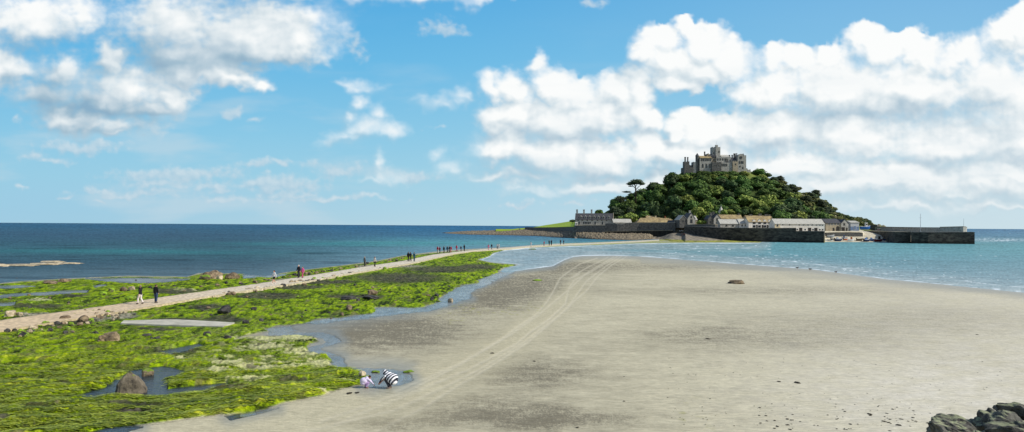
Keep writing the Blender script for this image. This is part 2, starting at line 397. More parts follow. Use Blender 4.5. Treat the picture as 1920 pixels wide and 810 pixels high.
STREAM = [[(962, 507), (930, 512), (902, 522), (895, 531), (865, 535), (837, 550), (825, 565), (797, 576), (742, 576), (705, 577), (697, 587), (640, 595), (600, 600), (560, 606), (590, 607), (640, 601), (700, 594), (745, 589), (800, 584), (850, 569), (882, 558), (885, 546), (910, 536), (935, 522), (962, 512)],
          [(505, 613), (545, 611), (560, 618), (545, 623), (600, 622), (628, 628), (636, 638), (625, 646), (600, 652), (625, 664), (645, 672), (650, 686), (700, 689), (740, 691), (768, 697), (772, 712), (745, 722), (700, 725), (684, 723), (692, 706), (660, 691), (627, 687), (622, 674), (594, 663), (576, 652), (604, 644), (606, 636), (585, 629), (500, 628)],
          [(150, 812), (200, 802), (250, 797), (262, 800), (240, 806), (200, 822)], [(420, 780), (500, 764), (520, 764), (470, 776), (430, 786)]]
PATH_T = [(-300, 640), (0, 600), (62, 591), (207, 572), (311, 555.5), (480, 532), (555, 520), (620, 510), (680, 500), (755, 489), (812, 477), (870, 470.3), (917, 466), (953, 464), (992, 460.6), (1039, 457.5), (1117, 454.9), (1180, 452), (1236, 449)]
PATH_B = [(-300, 668), (0, 621), (148, 597), (252, 580), (370, 559), (480, 542), (580, 527), (655, 513), (705, 505), (780, 492), (850, 476), (885, 471), (925, 468.6), (957, 466.2), (990, 463.0), (1039, 460.2), (1117, 457), (1180, 454.2), (1240, 450.8)]
PALE = [(520, 634, 90, 9), (500, 650, 60, 7), (570, 664, 50, 9), (430, 682, 50, 8), (480, 691, 64, 9), (600, 684, 42, 9), (476, 714, 60, 7), (540, 690, 50, 6), (400, 695, 40, 6), (70, 563, 30, 4), (335, 672, 20, 4), (640, 712, 20, 5), (600, 735, 20, 4), (660,716,12,5), (350, 545, 30, 3)]
DARK = [(650, 557, 50, 7), (692, 558, 38, 5), (500, 556, 80, 10), (385, 577, 36, 8), (750, 522, 110, 12), (830, 506, 90, 8), (890, 501, 50, 6), (560, 540, 60, 6), (620, 530, 80, 5), (560, 718, 50, 9), (432, 731, 46, 7), (0, 788, 34, 14), (100, 606, 90, 12), (30, 650, 20, 4), (330, 600, 60, 5), (420, 600, 50, 8), (330, 548, 60, 6), (70, 576, 60, 4), (140, 556, 30, 3), (130, 720, 30, 6), (300, 620, 60, 5), (60, 765, 60, 6), (250, 770, 60, 5), (330, 660, 60, 8), (250, 760, 90, 5)]

def ground_z(PX, PY):
    s = sd(PX, PY, LAND, 900)
    dep = np.maximum(PY - hor(PX), 4)
    k = 4.0 / dep
    return np.clip(s * k, -.6, .12) + np.clip(s / 90, 0, 1) * .23, s
def blobs(PX, PY, L, wx=0, wy=0):
    r = np.zeros(PX.shape, np.float32)
    for (cx, cy, rx, ry) in L:
        r = np.maximum(r, 1 - np.sqrt(((PX + wx - cx) / rx) ** 2 + ((PY + wy - cy) / ry) ** 2) * .7)
    return r

def build_ground():
    ys = np.concatenate([np.arange(444, 560, .42), np.arange(560, 822, .8), np.arange(822, 900, 4), np.arange(900, 1400, 16)])
    xs = np.concatenate([np.arange(-800, -20, 20), np.arange(-20, 1000, 1.45), np.arange(1000, 1940, 1.9), np.arange(1940, 3100, 20)])
    PX, PY = np.meshgrid(xs, ys)
    zb, s = ground_z(PX, PY)
    X, Y = on_z(PX, PY, zb)
    dep = np.maximum(PY - hor(PX), 8)
    q = dep / 120.0
    # ragged edges
    wx = fbm(X / 3.2, Y / 3.2, 4, 2) * 14 * np.clip(q, .2, 2); wy = fbm(X / 3.2, Y / 3.2, 4, 6) * 3.6 * np.clip(q, .12, 2)
    wd = sd(PX + wx, PY + wy, WEED, 200)
    pool = np.full(PX.shape, -40., np.float32)
    for P in POOLS + STREAM: pool = np.maximum(pool, sd(PX + wx * .5, PY + wy * .6, P, 40))
    poolr = pool; pool = pool / np.clip(q, .25, 2)
    um = az_ = X / Y; lY = np.log(np.maximum(Y, 5))
    kx = 1387 / (5.0 * np.clip(q, .4, 3) ** .75)
    m1 = fbm(um * kx, lY * 46, 4, 140, gain=.65); m2 = fbm(um * kx * .28, lY * 15, 4, 143); spk = fbm(um * 420, PY * .55, 2, 146, gain=.8)
    # ---- sand
    n_big = fbm(X / 14, Y / 14, 4, 12); n_mid = fbm(X / 2.6, Y / 1.1, 4, 14)
    lp = np.log(np.maximum(Y, 5)) ; az = X / np.maximum(Y, 5)
    n_str = fbm(az * 22, lp * 26, 5, 17)                 # long low ripple bands, all sizes
    n_fin = fbm(X / .9, Y / .35, 4, 18)
    sand = np.broadcast_to(lin(191, 184, 156), PX.shape + (3,)).astype(np.float32)
    darks = [(720, 625, 210, 42), (640, 610, 140, 22), (980, 530, 120, 26), (900, 560, 120, 26), (930, 775, 200, 30), (720, 795, 90, 12), (1250, 500, 160, 8), (1480, 545, 260, 8), (1700, 600, 300, 26), (1500, 640, 260, 22), (1080, 500, 80, 12), (1330, 625, 120, 18), (1100, 790, 120, 18), (1000,700,160,30)]
    dk = np.zeros(PX.shape, np.float32)
    for (cx, cy, rx, ry) in darks:
        dk += .8 * np.exp(-((PX + wx * 2 - cx) / rx) ** 2 - ((PY + wy * 2 - cy) / ry) ** 2)
    dk = np.clip(dk, 0, 1) * (.95 - .45 * ss(900, 1300, PX)) * (1 + .9 * m1 + 1.0 * spk + .5 * n_mid) + .26 * n_str + .20 * n_mid + .22 * n_big + .26 * n_fin + .18 * spk + .10
    sand = mixc(sand, np.broadcast_to(lin(118, 112, 93), sand.shape), np.clip(dk, 0, 1))
    pale = ss(1150, 1900, PX) * .35 + np.exp(-((PX - 1750) / 300) ** 2 - ((PY - 740) / 80) ** 2) * .4
    sand = mixc(sand, np.broadcast_to(lin(208, 202, 184), sand.shape), np.clip(pale * (1 + n_str), 0, 1))
    flow = segdist(PX + wx, PY, [(1080, 545), (1000, 610), (880, 680), (760, 730), (560, 775), (330, 810), (100, 860)])
    sand = mixc(sand, np.broadcast_to(lin(186, 178, 147), sand.shape), np.exp(-(flow / (.17 * dep)) ** 2) * .7)
    sand = sand * (1 + (.22 - .12 * ss(1000, 1400, PX)) * spk + .10 * m1)[..., None]
    rip = fbm(um * 330 + lY * 9, lY * 130, 3, 150, gain=.6)
    sand = sand * (1 + .20 * rip * np.clip(dk * 1.4, .15, 1))[..., None]
    wet = ss(1, 0, s / (12 + 6 * n_big) * (1 - .4 * (PX > 1200)))
    wet = np.maximum(wet, ss(-14, 0, pool + 8 * n_big) * (wd < 6))
    sand = mixc(sand, np.broadcast_to(lin(132, 134, 126), sand.shape), wet * .62)
    # yellow weed scraps lying on the sand
    sc = np.exp(-(segdist(PX, PY, [(850, 572), (900, 584), (960, 584), (1010, 576)]) / 10) ** 2) + .7 * np.exp(-(segdist(PX, PY, [(830, 590), (860, 600)]) / 14) ** 2) + .8 * np.exp(-(segdist(PX, PY, [(1290, 770), (1315, 815)]) / 22) ** 2) * .7 + .6 * np.exp(-(segdist(PX, PY, [(890, 535), (935, 540)]) / 4) ** 2)
    scr = ss(.16, .45, fbm(X / .7, Y / .8, 3, 40)) * np.clip(sc, 0, 1)
    sand = mixc(sand, np.broadcast_to(lin(142, 142, 62), sand.shape), np.clip(scr, 0, 1) * .75)
    # wheel tracks
    T = [[(1175, 481), (1147, 497), (1122, 517), (1100, 545), (1080, 562), (1062, 580), (1037, 600), (1007, 622), (985, 640), (900, 692), (840, 722), (740, 768), (560, 812)],
         [(1165, 481), (1135, 500), (1100, 527), (1082, 552), (1068, 572), (1048, 592), (1015, 620), (992, 640), (915, 690), (860, 722), (800, 760), (700, 812)],
         [(1150, 482), (1100, 512), (1070, 540), (1040, 565), (1010, 590), (960, 625), (935, 640), (850, 690), (760, 735), (600, 790)],
         [(1158, 481), (1107, 510), (1077, 525), (1067, 540), (1060, 570), (1032, 597), (995, 622), (968, 645), (880, 692), (800, 725), (650, 785)],
         [(1120, 484), (1087, 495), (1065, 510), (1050, 522), (1037, 547), (1025, 567), (1005, 590), (962, 619), (942, 635), (860, 683), (740, 735)],
         [(1140, 482), (1095, 505), (1072, 520), (1085, 515)]]
    tr = np.zeros(PX.shape, np.float32)
    for P in T:
        k = (PX > 560) & (PX < 1200) & (PY < 810)
        d = segdist(PX[k], PY[k], P) / (.0085 * dep[k] + .5)
        fade = 1 - .45 * ss(620, 800, PY[k])
        tr[k] = np.maximum(tr[k], np.exp(-d * d) * (fade * (.75 + .6 * n_mid[k])))
    sand = mixc(sand, np.broadcast_to(lin(203, 195, 170), sand.shape), np.clip(tr, 0, 1) * .62)
    # ---- seaweed
    wm = ss(-.8, 1.6, wd)
    hx = X * .94 + Y * .34; hy = -X * .34 + Y * .94       # the strands lie one way
    strand = fbm(hx / 2.6, hy / .42, 5, 50); lump = fbm(X / 1.3, Y / 1.3, 4, 53); lump2 = fbm(X / .5, Y / .7, 3, 56); patch = fbm(X / 7, Y / 7, 4, 59)
    near = ss(620, 700, PY)
    near2 = ss(640, 720, PY)
    fine = fbm(hx / 1.7, hy / .16, 4, 57, gain=.65)
    fold = fbm(hx / 6.5, hy / 1.15, 4, 152)
    g = .50 + .06 * near + .80 * m1 * (1 - .45 * near2) + .55 * m2 + .42 * lump + .34 * strand * (.3 + .7 * near) + .55 * fine * near2 + .22 * patch + .65 * fold * near
    weed = np.zeros(sand.shape, np.float32)
    gv = [0, .24, .42, .60, .82, 1.05]; gc = [(20, 28, 6), (46, 62, 8), (92, 120, 8), (130, 162, 8), (160, 188, 22), (198, 208, 96)]  # darkest stops paint the deep shadows among the weed
    for k in range(3): weed[..., k] = np.interp(np.clip(g, 0, 1), gv, [lin(*c)[k] for c in gc])
    olive = ss(-.1, .5, fbm(X / 5, Y / 5, 3, 61) + .35 * near - .1)
    weed = weed * np.array([.95, .90, .35], np.float32)
    weed = mixc(weed, weed * np.array([1.0, .80, 1.5], np.float32), olive * .4)
    pl = ss(.40, .56, blobs(PX, PY, PALE, wx, wy) + .38 * m1 + .28 * m2 + .25 * strand)
    pl2 = ss(.16, .36, fbm(X / 1.6, Y / 1.0, 4, 66) + .1) * np.exp(-((PX - 500) / 130) ** 2 - ((PY - 670) / 40) ** 2)
    weed = mixc(weed, np.broadcast_to(lin(204, 200, 150), weed.shape), np.clip(pl + pl2, 0, 1) * (.74 + .4 * m1))
    dr = ss(.36, .62, blobs(PX, PY, DARK, wx, wy) + .35 * lump + .45 * m1 + .25 * m2)
    dr = np.maximum(dr, ss(.30, .50, m2 + .45 * m1 + .15) * .85)
    dr = np.maximum(dr, ss(.30, .5, -fold + .3 * m1) * near * .75)
    weed = mixc(weed, mixc(np.broadcast_to(lin(44, 42, 36), weed.shape), np.broadcast_to(lin(104, 98, 84), weed.shape), ss(-.2, .5, lump2 + .3 * strand)), dr * .88)
    # shingle beside the path near the slab
    sh = ss(.3, .6, blobs(PX, PY, [(205, 593, 60, 9), (170, 600, 40, 6), (60, 592, 60, 3), (545, 526, 60, 3), (730,500,80,4)], wx * .4, wy * .4) + .2 * lump)
    weed = mixc(weed, mixc(np.broadcast_to(lin(84, 80, 70), weed.shape), np.broadcast_to(lin(176, 168, 148), weed.shape), ss(-.3, .35, fbm(X / .35, Y / .5, 3, 70))), sh * .9)
    c = mixc(sand, weed, wm)
    # the far causeway stretch wears a thin yellow green fringe
    fr = ss(985, 1020, PX) * (PY < 470) * ss(-.3, .2, fbm(X / 9, Y / 9, 3, 73) + .1)
    c = mixc(c, np.broadcast_to(lin(158, 160, 66), c.shape), np.clip(fr, 0, 1) * .85)
    seabed = s < -.3
    c = mixc(c, np.broadcast_to(lin(90, 120, 110), c.shape), seabed * 1.0)
    # ---- relief
    amp = ss(-1, 5, wd) * (1 - .9 * ss(-4, 1, poolr)) * (1 - .8 * np.clip(blobs(PX, PY, [(335, 605, 130, 9)]) * 3, 0, 1))
    Z = zb + amp * (.06 + .10 * m1 + .22 * fold * near + .16 * np.clip(lump + .25, -.2, 1) + .09 * lump2 + .10 * strand * (.4 + .6 * near) + .16 * np.clip(patch, -.3, 1)) * np.clip(dep / 60, .35, 1)
    Z -= np.where((PX > 480) & (PY > 495), .06, .20) * ss(-2.5, 1.0, poolr)
    Z += (1 - wm) * (.012 * n_fin + .02 * n_mid - .02 * np.clip(tr, 0, 1))
    pt = ss(0, -3, segdist(PX, PY, PATH_T + PATH_B[::-1], True) - 1e3) * 0
    # bank that carries the boulders at the right foreground
    Z += 2.3 * np.exp(-((X - 15.5) / 4.2) ** 2 - ((Y - 18) / 4.5) ** 2)
    wetw = np.clip(np.maximum(wet * .8, wm * .25), 0, 1)
    me = grid_mesh("beach", X, Y, Z, mask=(wd < 3) & (s > -30), attrs={"Wet": wetw}, cols={"Col": c})
    m, nt, N, L = newmat("sand")
    o = ndn(nt, 'ShaderNodeOutputMaterial'); p = ndn(nt, 'ShaderNodeBsdfPrincipled'); a = ndn(nt, 'ShaderNodeAttribute', attribute_name="Col"); wt = ndn(nt, 'ShaderNodeAttribute', attribute_name="Wet")
    r = ndn(nt, 'ShaderNodeMapRange'); r.inputs[3].default_value = .9; r.inputs[4].default_value = .38; L.new(wt.outputs['Fac'], r.inputs[0]); L.new(r.outputs[0], p.inputs['Roughness'])
    geo = ndn(nt, 'ShaderNodeNewGeometry'); mp = ndn(nt, 'ShaderNodeMapping'); mp.inputs['Scale'].default_value = (1.6, 5.5, 1); mp.inputs['Rotation'].default_value = (0, 0, .25)
    L.new(geo.outputs['Position'], mp.inputs['Vector'])
    n = ndn(nt, 'ShaderNodeTexNoise'); n.inputs['Scale'].default_value = 1.5; n.inputs['Detail'].default_value = 6; n.inputs['Distortion'].default_value = .8; L.new(mp.outputs[0], n.inputs['Vector'])
    mr = ndn(nt, 'ShaderNodeMapRange'); mr.inputs[1].default_value = .3; mr.inputs[2].default_value = .7; mr.inputs[3].default_value = .8; mr.inputs[4].default_value = 1.17; L.new(n.outputs['Fac'], mr.inputs[0])
    vm = ndn(nt, 'ShaderNodeVectorMath', operation='SCALE'); L.new(a.outputs['Color'], vm.inputs[0]); L.new(mr.outputs[0], vm.inputs['Scale']); L.new(vm.outputs[0], p.inputs['Base Color'])
    b = ndn(nt, 'ShaderNodeBump'); b.inputs['Strength'].default_value = .55; b.inputs['Distance'].default_value = .05; L.new(n.outputs['Fac'], b.inputs['Height']); L.new(b.outputs[0], p.inputs['Normal'])
    p.inputs['Specular IOR Level'].default_value = .25
    L.new(p.outputs[0], o.inputs[0])
    tag(link("beach", me, m), kind="structure")
    # seaweed bed: its own sheet
    ww = wd > -2
    me = grid_mesh("seaweed", X, Y, Z + .004, mask=ww & (s > -4), smooth=True, cols={"Col": c})
    m, nt, N, L = newmat("seaweed")
    o = ndn(nt, 'ShaderNodeOutputMaterial'); p = ndn(nt, 'ShaderNodeBsdfPrincipled'); a = ndn(nt, 'ShaderNodeAttribute', attribute_name="Col")
    geo = ndn(nt, 'ShaderNodeNewGeometry'); mp = ndn(nt, 'ShaderNodeMapping'); mp.inputs['Scale'].default_value = (1.3, 4.2, 2); mp.inputs['Rotation'].default_value = (0, 0, -.35)
    L.new(geo.outputs['Position'], mp.inputs['Vector'])
    n = ndn(nt, 'ShaderNodeTexNoise'); n.inputs['Scale'].default_value = 3.2; n.inputs['Detail'].default_value = 7; n.inputs['Roughness'].default_value = .7; n.inputs['Distortion'].default_value = 1.2; L.new(mp.outputs[0], n.inputs['Vector'])
    mr = ndn(nt, 'ShaderNodeMapRange'); mr.inputs[1].default_value = .32; mr.inputs[2].default_value = .68; mr.inputs[3].default_value = .6; mr.inputs[4].default_value = 1.42; L.new(n.outputs['Fac'], mr.inputs[0])
    vm = ndn(nt, 'ShaderNodeVectorMath', operation='SCALE'); L.new(a.outputs['Color'], vm.inputs[0]); L.new(mr.outputs[0], vm.inputs['Scale']); L.new(vm.outputs[0], p.inputs['Base Color'])
    b = ndn(nt, 'ShaderNodeBump'); b.inputs['Strength'].default_value = .8; b.inputs['Distance'].default_value = .12; L.new(n.outputs['Fac'], b.inputs['Height']); L.new(b.outputs[0], p.inputs['Normal'])
    p.inputs['Roughness'].default_value = .8; p.inputs['Specular IOR Level'].default_value = .12
    L.new(p.outputs[0], o.inputs[0])
    tag(link("seaweed", me, m), "bright green seaweed covering the stones on both sides of the causeway", "seaweed", kind="stuff")
    # standing water: rock pools and the stream at the edge of the weed
    global TG; TG = (xs, ys, np.maximum(Z, zb - .05))
    _c = c
    pc = mixc(np.broadcast_to(lin(30, 44, 50), c.shape), np.broadcast_to(lin(178, 184, 182), c.shape), np.clip(ss(-.5, .5, n_str + .5 * m1) * .5 + .45, 0, 1) * (1 - .93 * (PY > 640) * (PX < 450)) * (1 - .5 * (PX < 500)))
    me = grid_mesh("pool_water", X, Y, zb - .035, mask=poolr > -4, cols={"Col": pc}, attrs={"Gloss": .50 - .22 * (PX < 450), "Alpha": np.clip(1.0, 0, 1) * ss(-3.2, 2.2, poolr + 2.5 * m1 + 1.5 * n_mid) * np.where(PX < 480, 1.0, np.where(PY < 605, .82 + .3 * m1, .58 + .4 * m1))})
    tag(link("pool_water", me, water_mat("pool_water", 5.0, .05, True)), kind="structure")

def build_fronds():
    xs, ys, Zg = TG
    rs = np.random.default_rng(21); n = 30000
    px = rs.uniform(-15, 690, n); py = 600 + 215 * rs.uniform(0, 1, n) ** .8
    wd = sd(px, py, WEED, 200); pl = np.full(n, -40.)
    for P in POOLS + STREAM: pl = np.maximum(pl, sd(px, py, P, 40))
    k = (wd > 1.5) & (pl < -1.5) & (np.array(blobs(px, py, DARK)) < .55) & (np.array(blobs(px, py, [(335, 605, 140, 12)])) < .3) & (np.array(blobs(px, py, PALE)) < .6); px = px[k]; py = py[k]; n = len(px)
    zb, _ = ground_z(px, py); x, y = on_z(px, py, zb)
    ix = np.clip(np.searchsorted(xs, px), 0, len(xs) - 1); iy = np.clip(np.searchsorted(ys, py), 0, len(ys) - 1); z = Zg[iy, ix]
    a = .35 + .5 * fbm(x / 3, y / 3, 2, 300) + rs.normal(0, .35, n); L = rs.uniform(.12, .42, n) * (1 + .6 * (py > 690)); w = rs.uniform(.012, .03, n)
    dx, dy = np.cos(a), np.sin(a); lift = rs.uniform(.015, .07, n)
    P = []
    for t, u in ((-.5, .2), (0, 1), (.5, .3)):
        for sg in (-1, 1):
            P.append(np.stack([x + dx * L * t - dy * w * sg, y + dy * L * t + dx * w * sg, z + lift * u], 1))
    co = np.stack(P, 1).reshape(-1, 3); b = np.arange(n)[:, None] * 6
    f = np.concatenate([b + np.array([0, 2, 3, 1]), b + np.array([2, 4, 5, 3])], 1).reshape(-1)
    me = bpy.data.meshes.new("seaweed_fronds"); me.vertices.add(len(co)); me.vertices.foreach_set("co", co.astype(np.float32).ravel())
    me.loops.add(len(f)); me.loops.foreach_set("vertex_index", f.astype(np.int32)); me.polygons.add(len(f) // 4); me.polygons.foreach_set("loop_start", np.arange(0, len(f), 4, dtype=np.int32))
    sh = np.clip(rs.normal(.5, .28, n) + .5 * fbm(x / 2.5, y / 2.5, 3, 304), 0, 1); c = mixc(np.broadcast_to(lin(66, 88, 4), (n, 3)), np.broadcast_to(lin(182, 194, 70), (n, 3)), sh ** 1.15)
    c = np.concatenate([np.repeat(c, 6, 0), np.ones((n * 6, 1))], 1)
    at = me.attributes.new("Col", 'FLOAT_COLOR', 'POINT'); at.data.foreach_set("color", c.astype(np.float32).ravel()); me.update(calc_edges=True)
    m, nt, N, L_ = newmat("fronds"); o = ndn(nt, 'ShaderNodeOutputMaterial'); p = ndn(nt, 'ShaderNodeBsdfPrincipled'); a_ = ndn(nt, 'ShaderNodeAttribute', attribute_name="Col"); p.inputs['Roughness'].default_value = .6; p.inputs['Specular IOR Level'].default_value = .2
    L_.new(a_.outputs['Color'], p.inputs['Base Color']); L_.new(p.outputs[0], o.inputs[0])
    tag(link("seaweed_fronds", me, m), "loose strands of green weed combed over the near seaweed bed", "seaweed", kind="stuff")
def water_mat(name, scale, strength, alpha=False):
    m, nt, N, L = newmat(name)
    o = ndn(nt, 'ShaderNodeOutputMaterial'); d = ndn(nt, 'ShaderNodeBsdfDiffuse'); g = ndn(nt, 'ShaderNodeBsdfGlossy'); g.inputs['Roughness'].default_value = .12
    a = ndn(nt, 'ShaderNodeAttribute', attribute_name="Col"); gl = ndn(nt, 'ShaderNodeAttribute', attribute_name="Gloss")
    L.new(a.outputs['Color'], d.inputs[0])
    geo = ndn(nt, 'ShaderNodeNewGeometry'); mp = ndn(nt, 'ShaderNodeMapping'); mp.inputs['Scale'].default_value = (.5, 1, 1); mp.inputs['Rotation'].default_value = (0, 0, .2); L.new(geo.outputs['Position'], mp.inputs['Vector'])
    n = ndn(nt, 'ShaderNodeTexNoise'); n.inputs['Scale'].default_value = scale; n.inputs['Detail'].default_value = 4; L.new(mp.outputs[0], n.inputs['Vector'])
    b = ndn(nt, 'ShaderNodeBump'); b.inputs['Strength'].default_value = 1; b.inputs['Distance'].default_value = strength; L.new(n.outputs['Fac'], b.inputs['Height'])
    L.new(b.outputs[0], g.inputs['Normal'])
    mx = ndn(nt, 'ShaderNodeMixShader'); L.new(gl.outputs['Fac'], mx.inputs[0]); L.new(d.outputs[0], mx.inputs[1]); L.new(g.outputs[0], mx.inputs[2]); L.new(mx.outputs[0], o.inputs[0])
    if alpha:
        al = ndn(nt, 'ShaderNodeAttribute', attribute_name="Alpha"); tr = ndn(nt, 'ShaderNodeBsdfTransparent'); m3 = ndn(nt, 'ShaderNodeMixShader')
        L.new(al.outputs['Fac'], m3.inputs[0]); L.new(tr.outputs[0], m3.inputs[1]); L.new(mx.outputs[0], m3.inputs[2]); L.new(m3.outputs[0], o.inputs[0])
    return m
build_ground()
build_fronds()
def terrain_z(px, py):
    xs, ys, Zg = TG
    return float(Zg[min(np.searchsorted(ys, py), len(ys) - 1), min(np.searchsorted(xs, px), len(xs) - 1)])

def build_sea():
    ys = np.concatenate([[.55, .8, 1.1, 1.5, 1.9, 2.3], np.arange(2.8, 34, .45), np.arange(34, 110, .8), np.arange(110, 200, 4)])
    xs = np.concatenate([np.arange(-2600, -20, 30), np.arange(-20, 1940, 1.9), np.arange(1940, 4400, 30)])
    PX, DP = np.meshgrid(xs, ys); PY = hor(PX) + DP
    X, Y = on_z(PX, PY, 0 * PX)
    s = sd(PX, PY, LAND, 900)
    az = X / Y; lp = np.log(Y)
    n1 = fbm(az * 9, lp * 9, 5, 80); n2 = fbm(az * 40, lp * 60, 4, 84); n3 = fbm(az * 5, lp * 22, 4, 88); n4 = fbm(az * 260, DP * .55, 3, 90, gain=.7)
    def ramp(t, tb):
        r = np.zeros(t.shape + (3,), np.float32)
        for k in range(3): r[..., k] = np.interp(t, [q[0] for q in tb], [lin(*q[1])[k] for q in tb])
        return r
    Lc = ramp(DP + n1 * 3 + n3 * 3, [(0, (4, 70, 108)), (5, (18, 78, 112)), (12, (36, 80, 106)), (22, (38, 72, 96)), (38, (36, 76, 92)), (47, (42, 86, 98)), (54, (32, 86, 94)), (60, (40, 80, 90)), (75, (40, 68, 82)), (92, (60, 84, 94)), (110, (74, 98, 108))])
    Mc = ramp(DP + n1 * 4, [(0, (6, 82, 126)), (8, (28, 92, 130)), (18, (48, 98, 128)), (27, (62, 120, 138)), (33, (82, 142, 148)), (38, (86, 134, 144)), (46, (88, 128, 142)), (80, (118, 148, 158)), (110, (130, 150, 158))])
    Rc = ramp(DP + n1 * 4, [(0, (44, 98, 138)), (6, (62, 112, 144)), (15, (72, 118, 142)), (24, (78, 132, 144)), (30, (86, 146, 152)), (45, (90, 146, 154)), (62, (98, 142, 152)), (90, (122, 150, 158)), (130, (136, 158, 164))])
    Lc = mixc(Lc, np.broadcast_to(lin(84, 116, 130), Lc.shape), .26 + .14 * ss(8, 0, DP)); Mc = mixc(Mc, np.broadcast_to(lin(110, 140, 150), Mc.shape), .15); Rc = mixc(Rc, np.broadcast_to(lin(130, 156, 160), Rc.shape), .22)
    c = mixc(Lc, Mc, ss(420, 860, PX + 60 * n1))
    # bay to the right of the causeway
    BAY = [(1236, 451), (1117, 459), (1039, 461), (990, 464), (947, 469), (880, 487), (940, 510), (1075, 530), (2400, 640), (4400, 900), (4400, 429), (1830, 429), (1700, 452), (1430, 452)]
    bay = ss(-2, 2, sd(PX, PY, BAY, 60))
    c = mixc(c, Rc, np.maximum(bay * (.25 + .75 * ss(980, 1330, PX)), ss(1500, 1650, PX)))
    # kelp patches darken the left water, teal where the sand shows
    kelp = ss(.02, .5, n3 + .5 * n1) * ss(30, 44, DP) * (1 - ss(600, 900, PX))
    c = mixc(c, np.broadcast_to(lin(26, 48, 60), c.shape), kelp * .7)
    teal = np.exp(-((PX - 720) / 260) ** 2 - ((DP - 36 + (PX - 720) * .006) / 4.0) ** 2) * .6 + np.exp(-((PX - 230) / 200) ** 2 - ((DP - 53) / 4.5) ** 2) * .45
    c = mixc(c, np.broadcast_to(lin(56, 128, 132), c.shape), np.clip(teal * (1 + 1.2 * n1), 0, 1))
    # pale shallows near the sand
    shal = ss(-26, -1, s) * bay
    c = mixc(c, np.broadcast_to(lin(158, 172, 172), c.shape), shal * .72 * np.clip(1 + n1 + n2, 0, 1.3))
    patchy = np.exp(-((PX - 1010) / 80) ** 2 - ((DP - 58) / 14) ** 2)
    c = mixc(c, np.broadcast_to(lin(150, 166, 170), c.shape), np.clip(patchy * (.8 + n2), 0, 1) * .6)
    # wave streaks
    c = c * (1 + np.clip(.30 * n2 + .20 * n3 + .42 * n4, -.55, .9))[..., None]
    # foam: small breakers and the lace at the water's edge
    edge = np.abs(s + 1.0 + .8 * n2)
    foam = ss(1.1, .2, edge) * ss(930, 1000, PX) * bay * np.clip(.5 + 1.6 * n2 + n1, 0.1, .9) 
    caps = ss(.36, .52, fbm(az * 110, lp * 90, 3, 95) + .12 * n1) * ss(-44, -16, s) * ss(-2, -6, s) * bay * (PX > 1150) * ss(1150, 1300, PX)
    caps2 = ss(.47, .6, fbm(az * 90, lp * 70, 3, 99)) * bay * (PX > 1150) * .5
    line = ss(.9, .1, np.abs(s + 11 + 5 * n1)) * bay * ss(1180, 1300, PX) * ss(-.1, .3, n2) * .8
    inl = np.exp(-(segdist(PX, PY, [(990, 464.6), (957, 467.8), (935, 471), (925, 476), (905, 486)]) / 1.5) ** 2) * ss(-.3, .2, n2 + .1)
    edgeL = np.exp(-(segdist(PX, PY, [(1075, 484), (1055, 493), (1035, 500), (1000, 505)]) / 1.6) ** 2) * .7
    pier = np.exp(-((PX - 1870) / 50) ** 2 - ((DP - 21) / 3.0) ** 2) * ss(-.2, .3, n2 + n4) * .8
    f = np.clip(foam + caps + caps2 + line + inl + edgeL + pier, 0, 1)
    c = mixc(c, np.broadcast_to(lin(214, 224, 226), c.shape), f)
    gl = .05 + .10 * ss(-30, 0, s) + .05 * bay
    gl = gl * (1 - f)
    me = grid_mesh("sea", X, Y, 0 * X, mask=(s < 14), cols={"Col": np.clip(c, 0, 1)}, attrs={"Gloss": gl})
    tag(link("sea", me, water_mat("sea_water", .55, .5)), kind="structure")
build_sea()

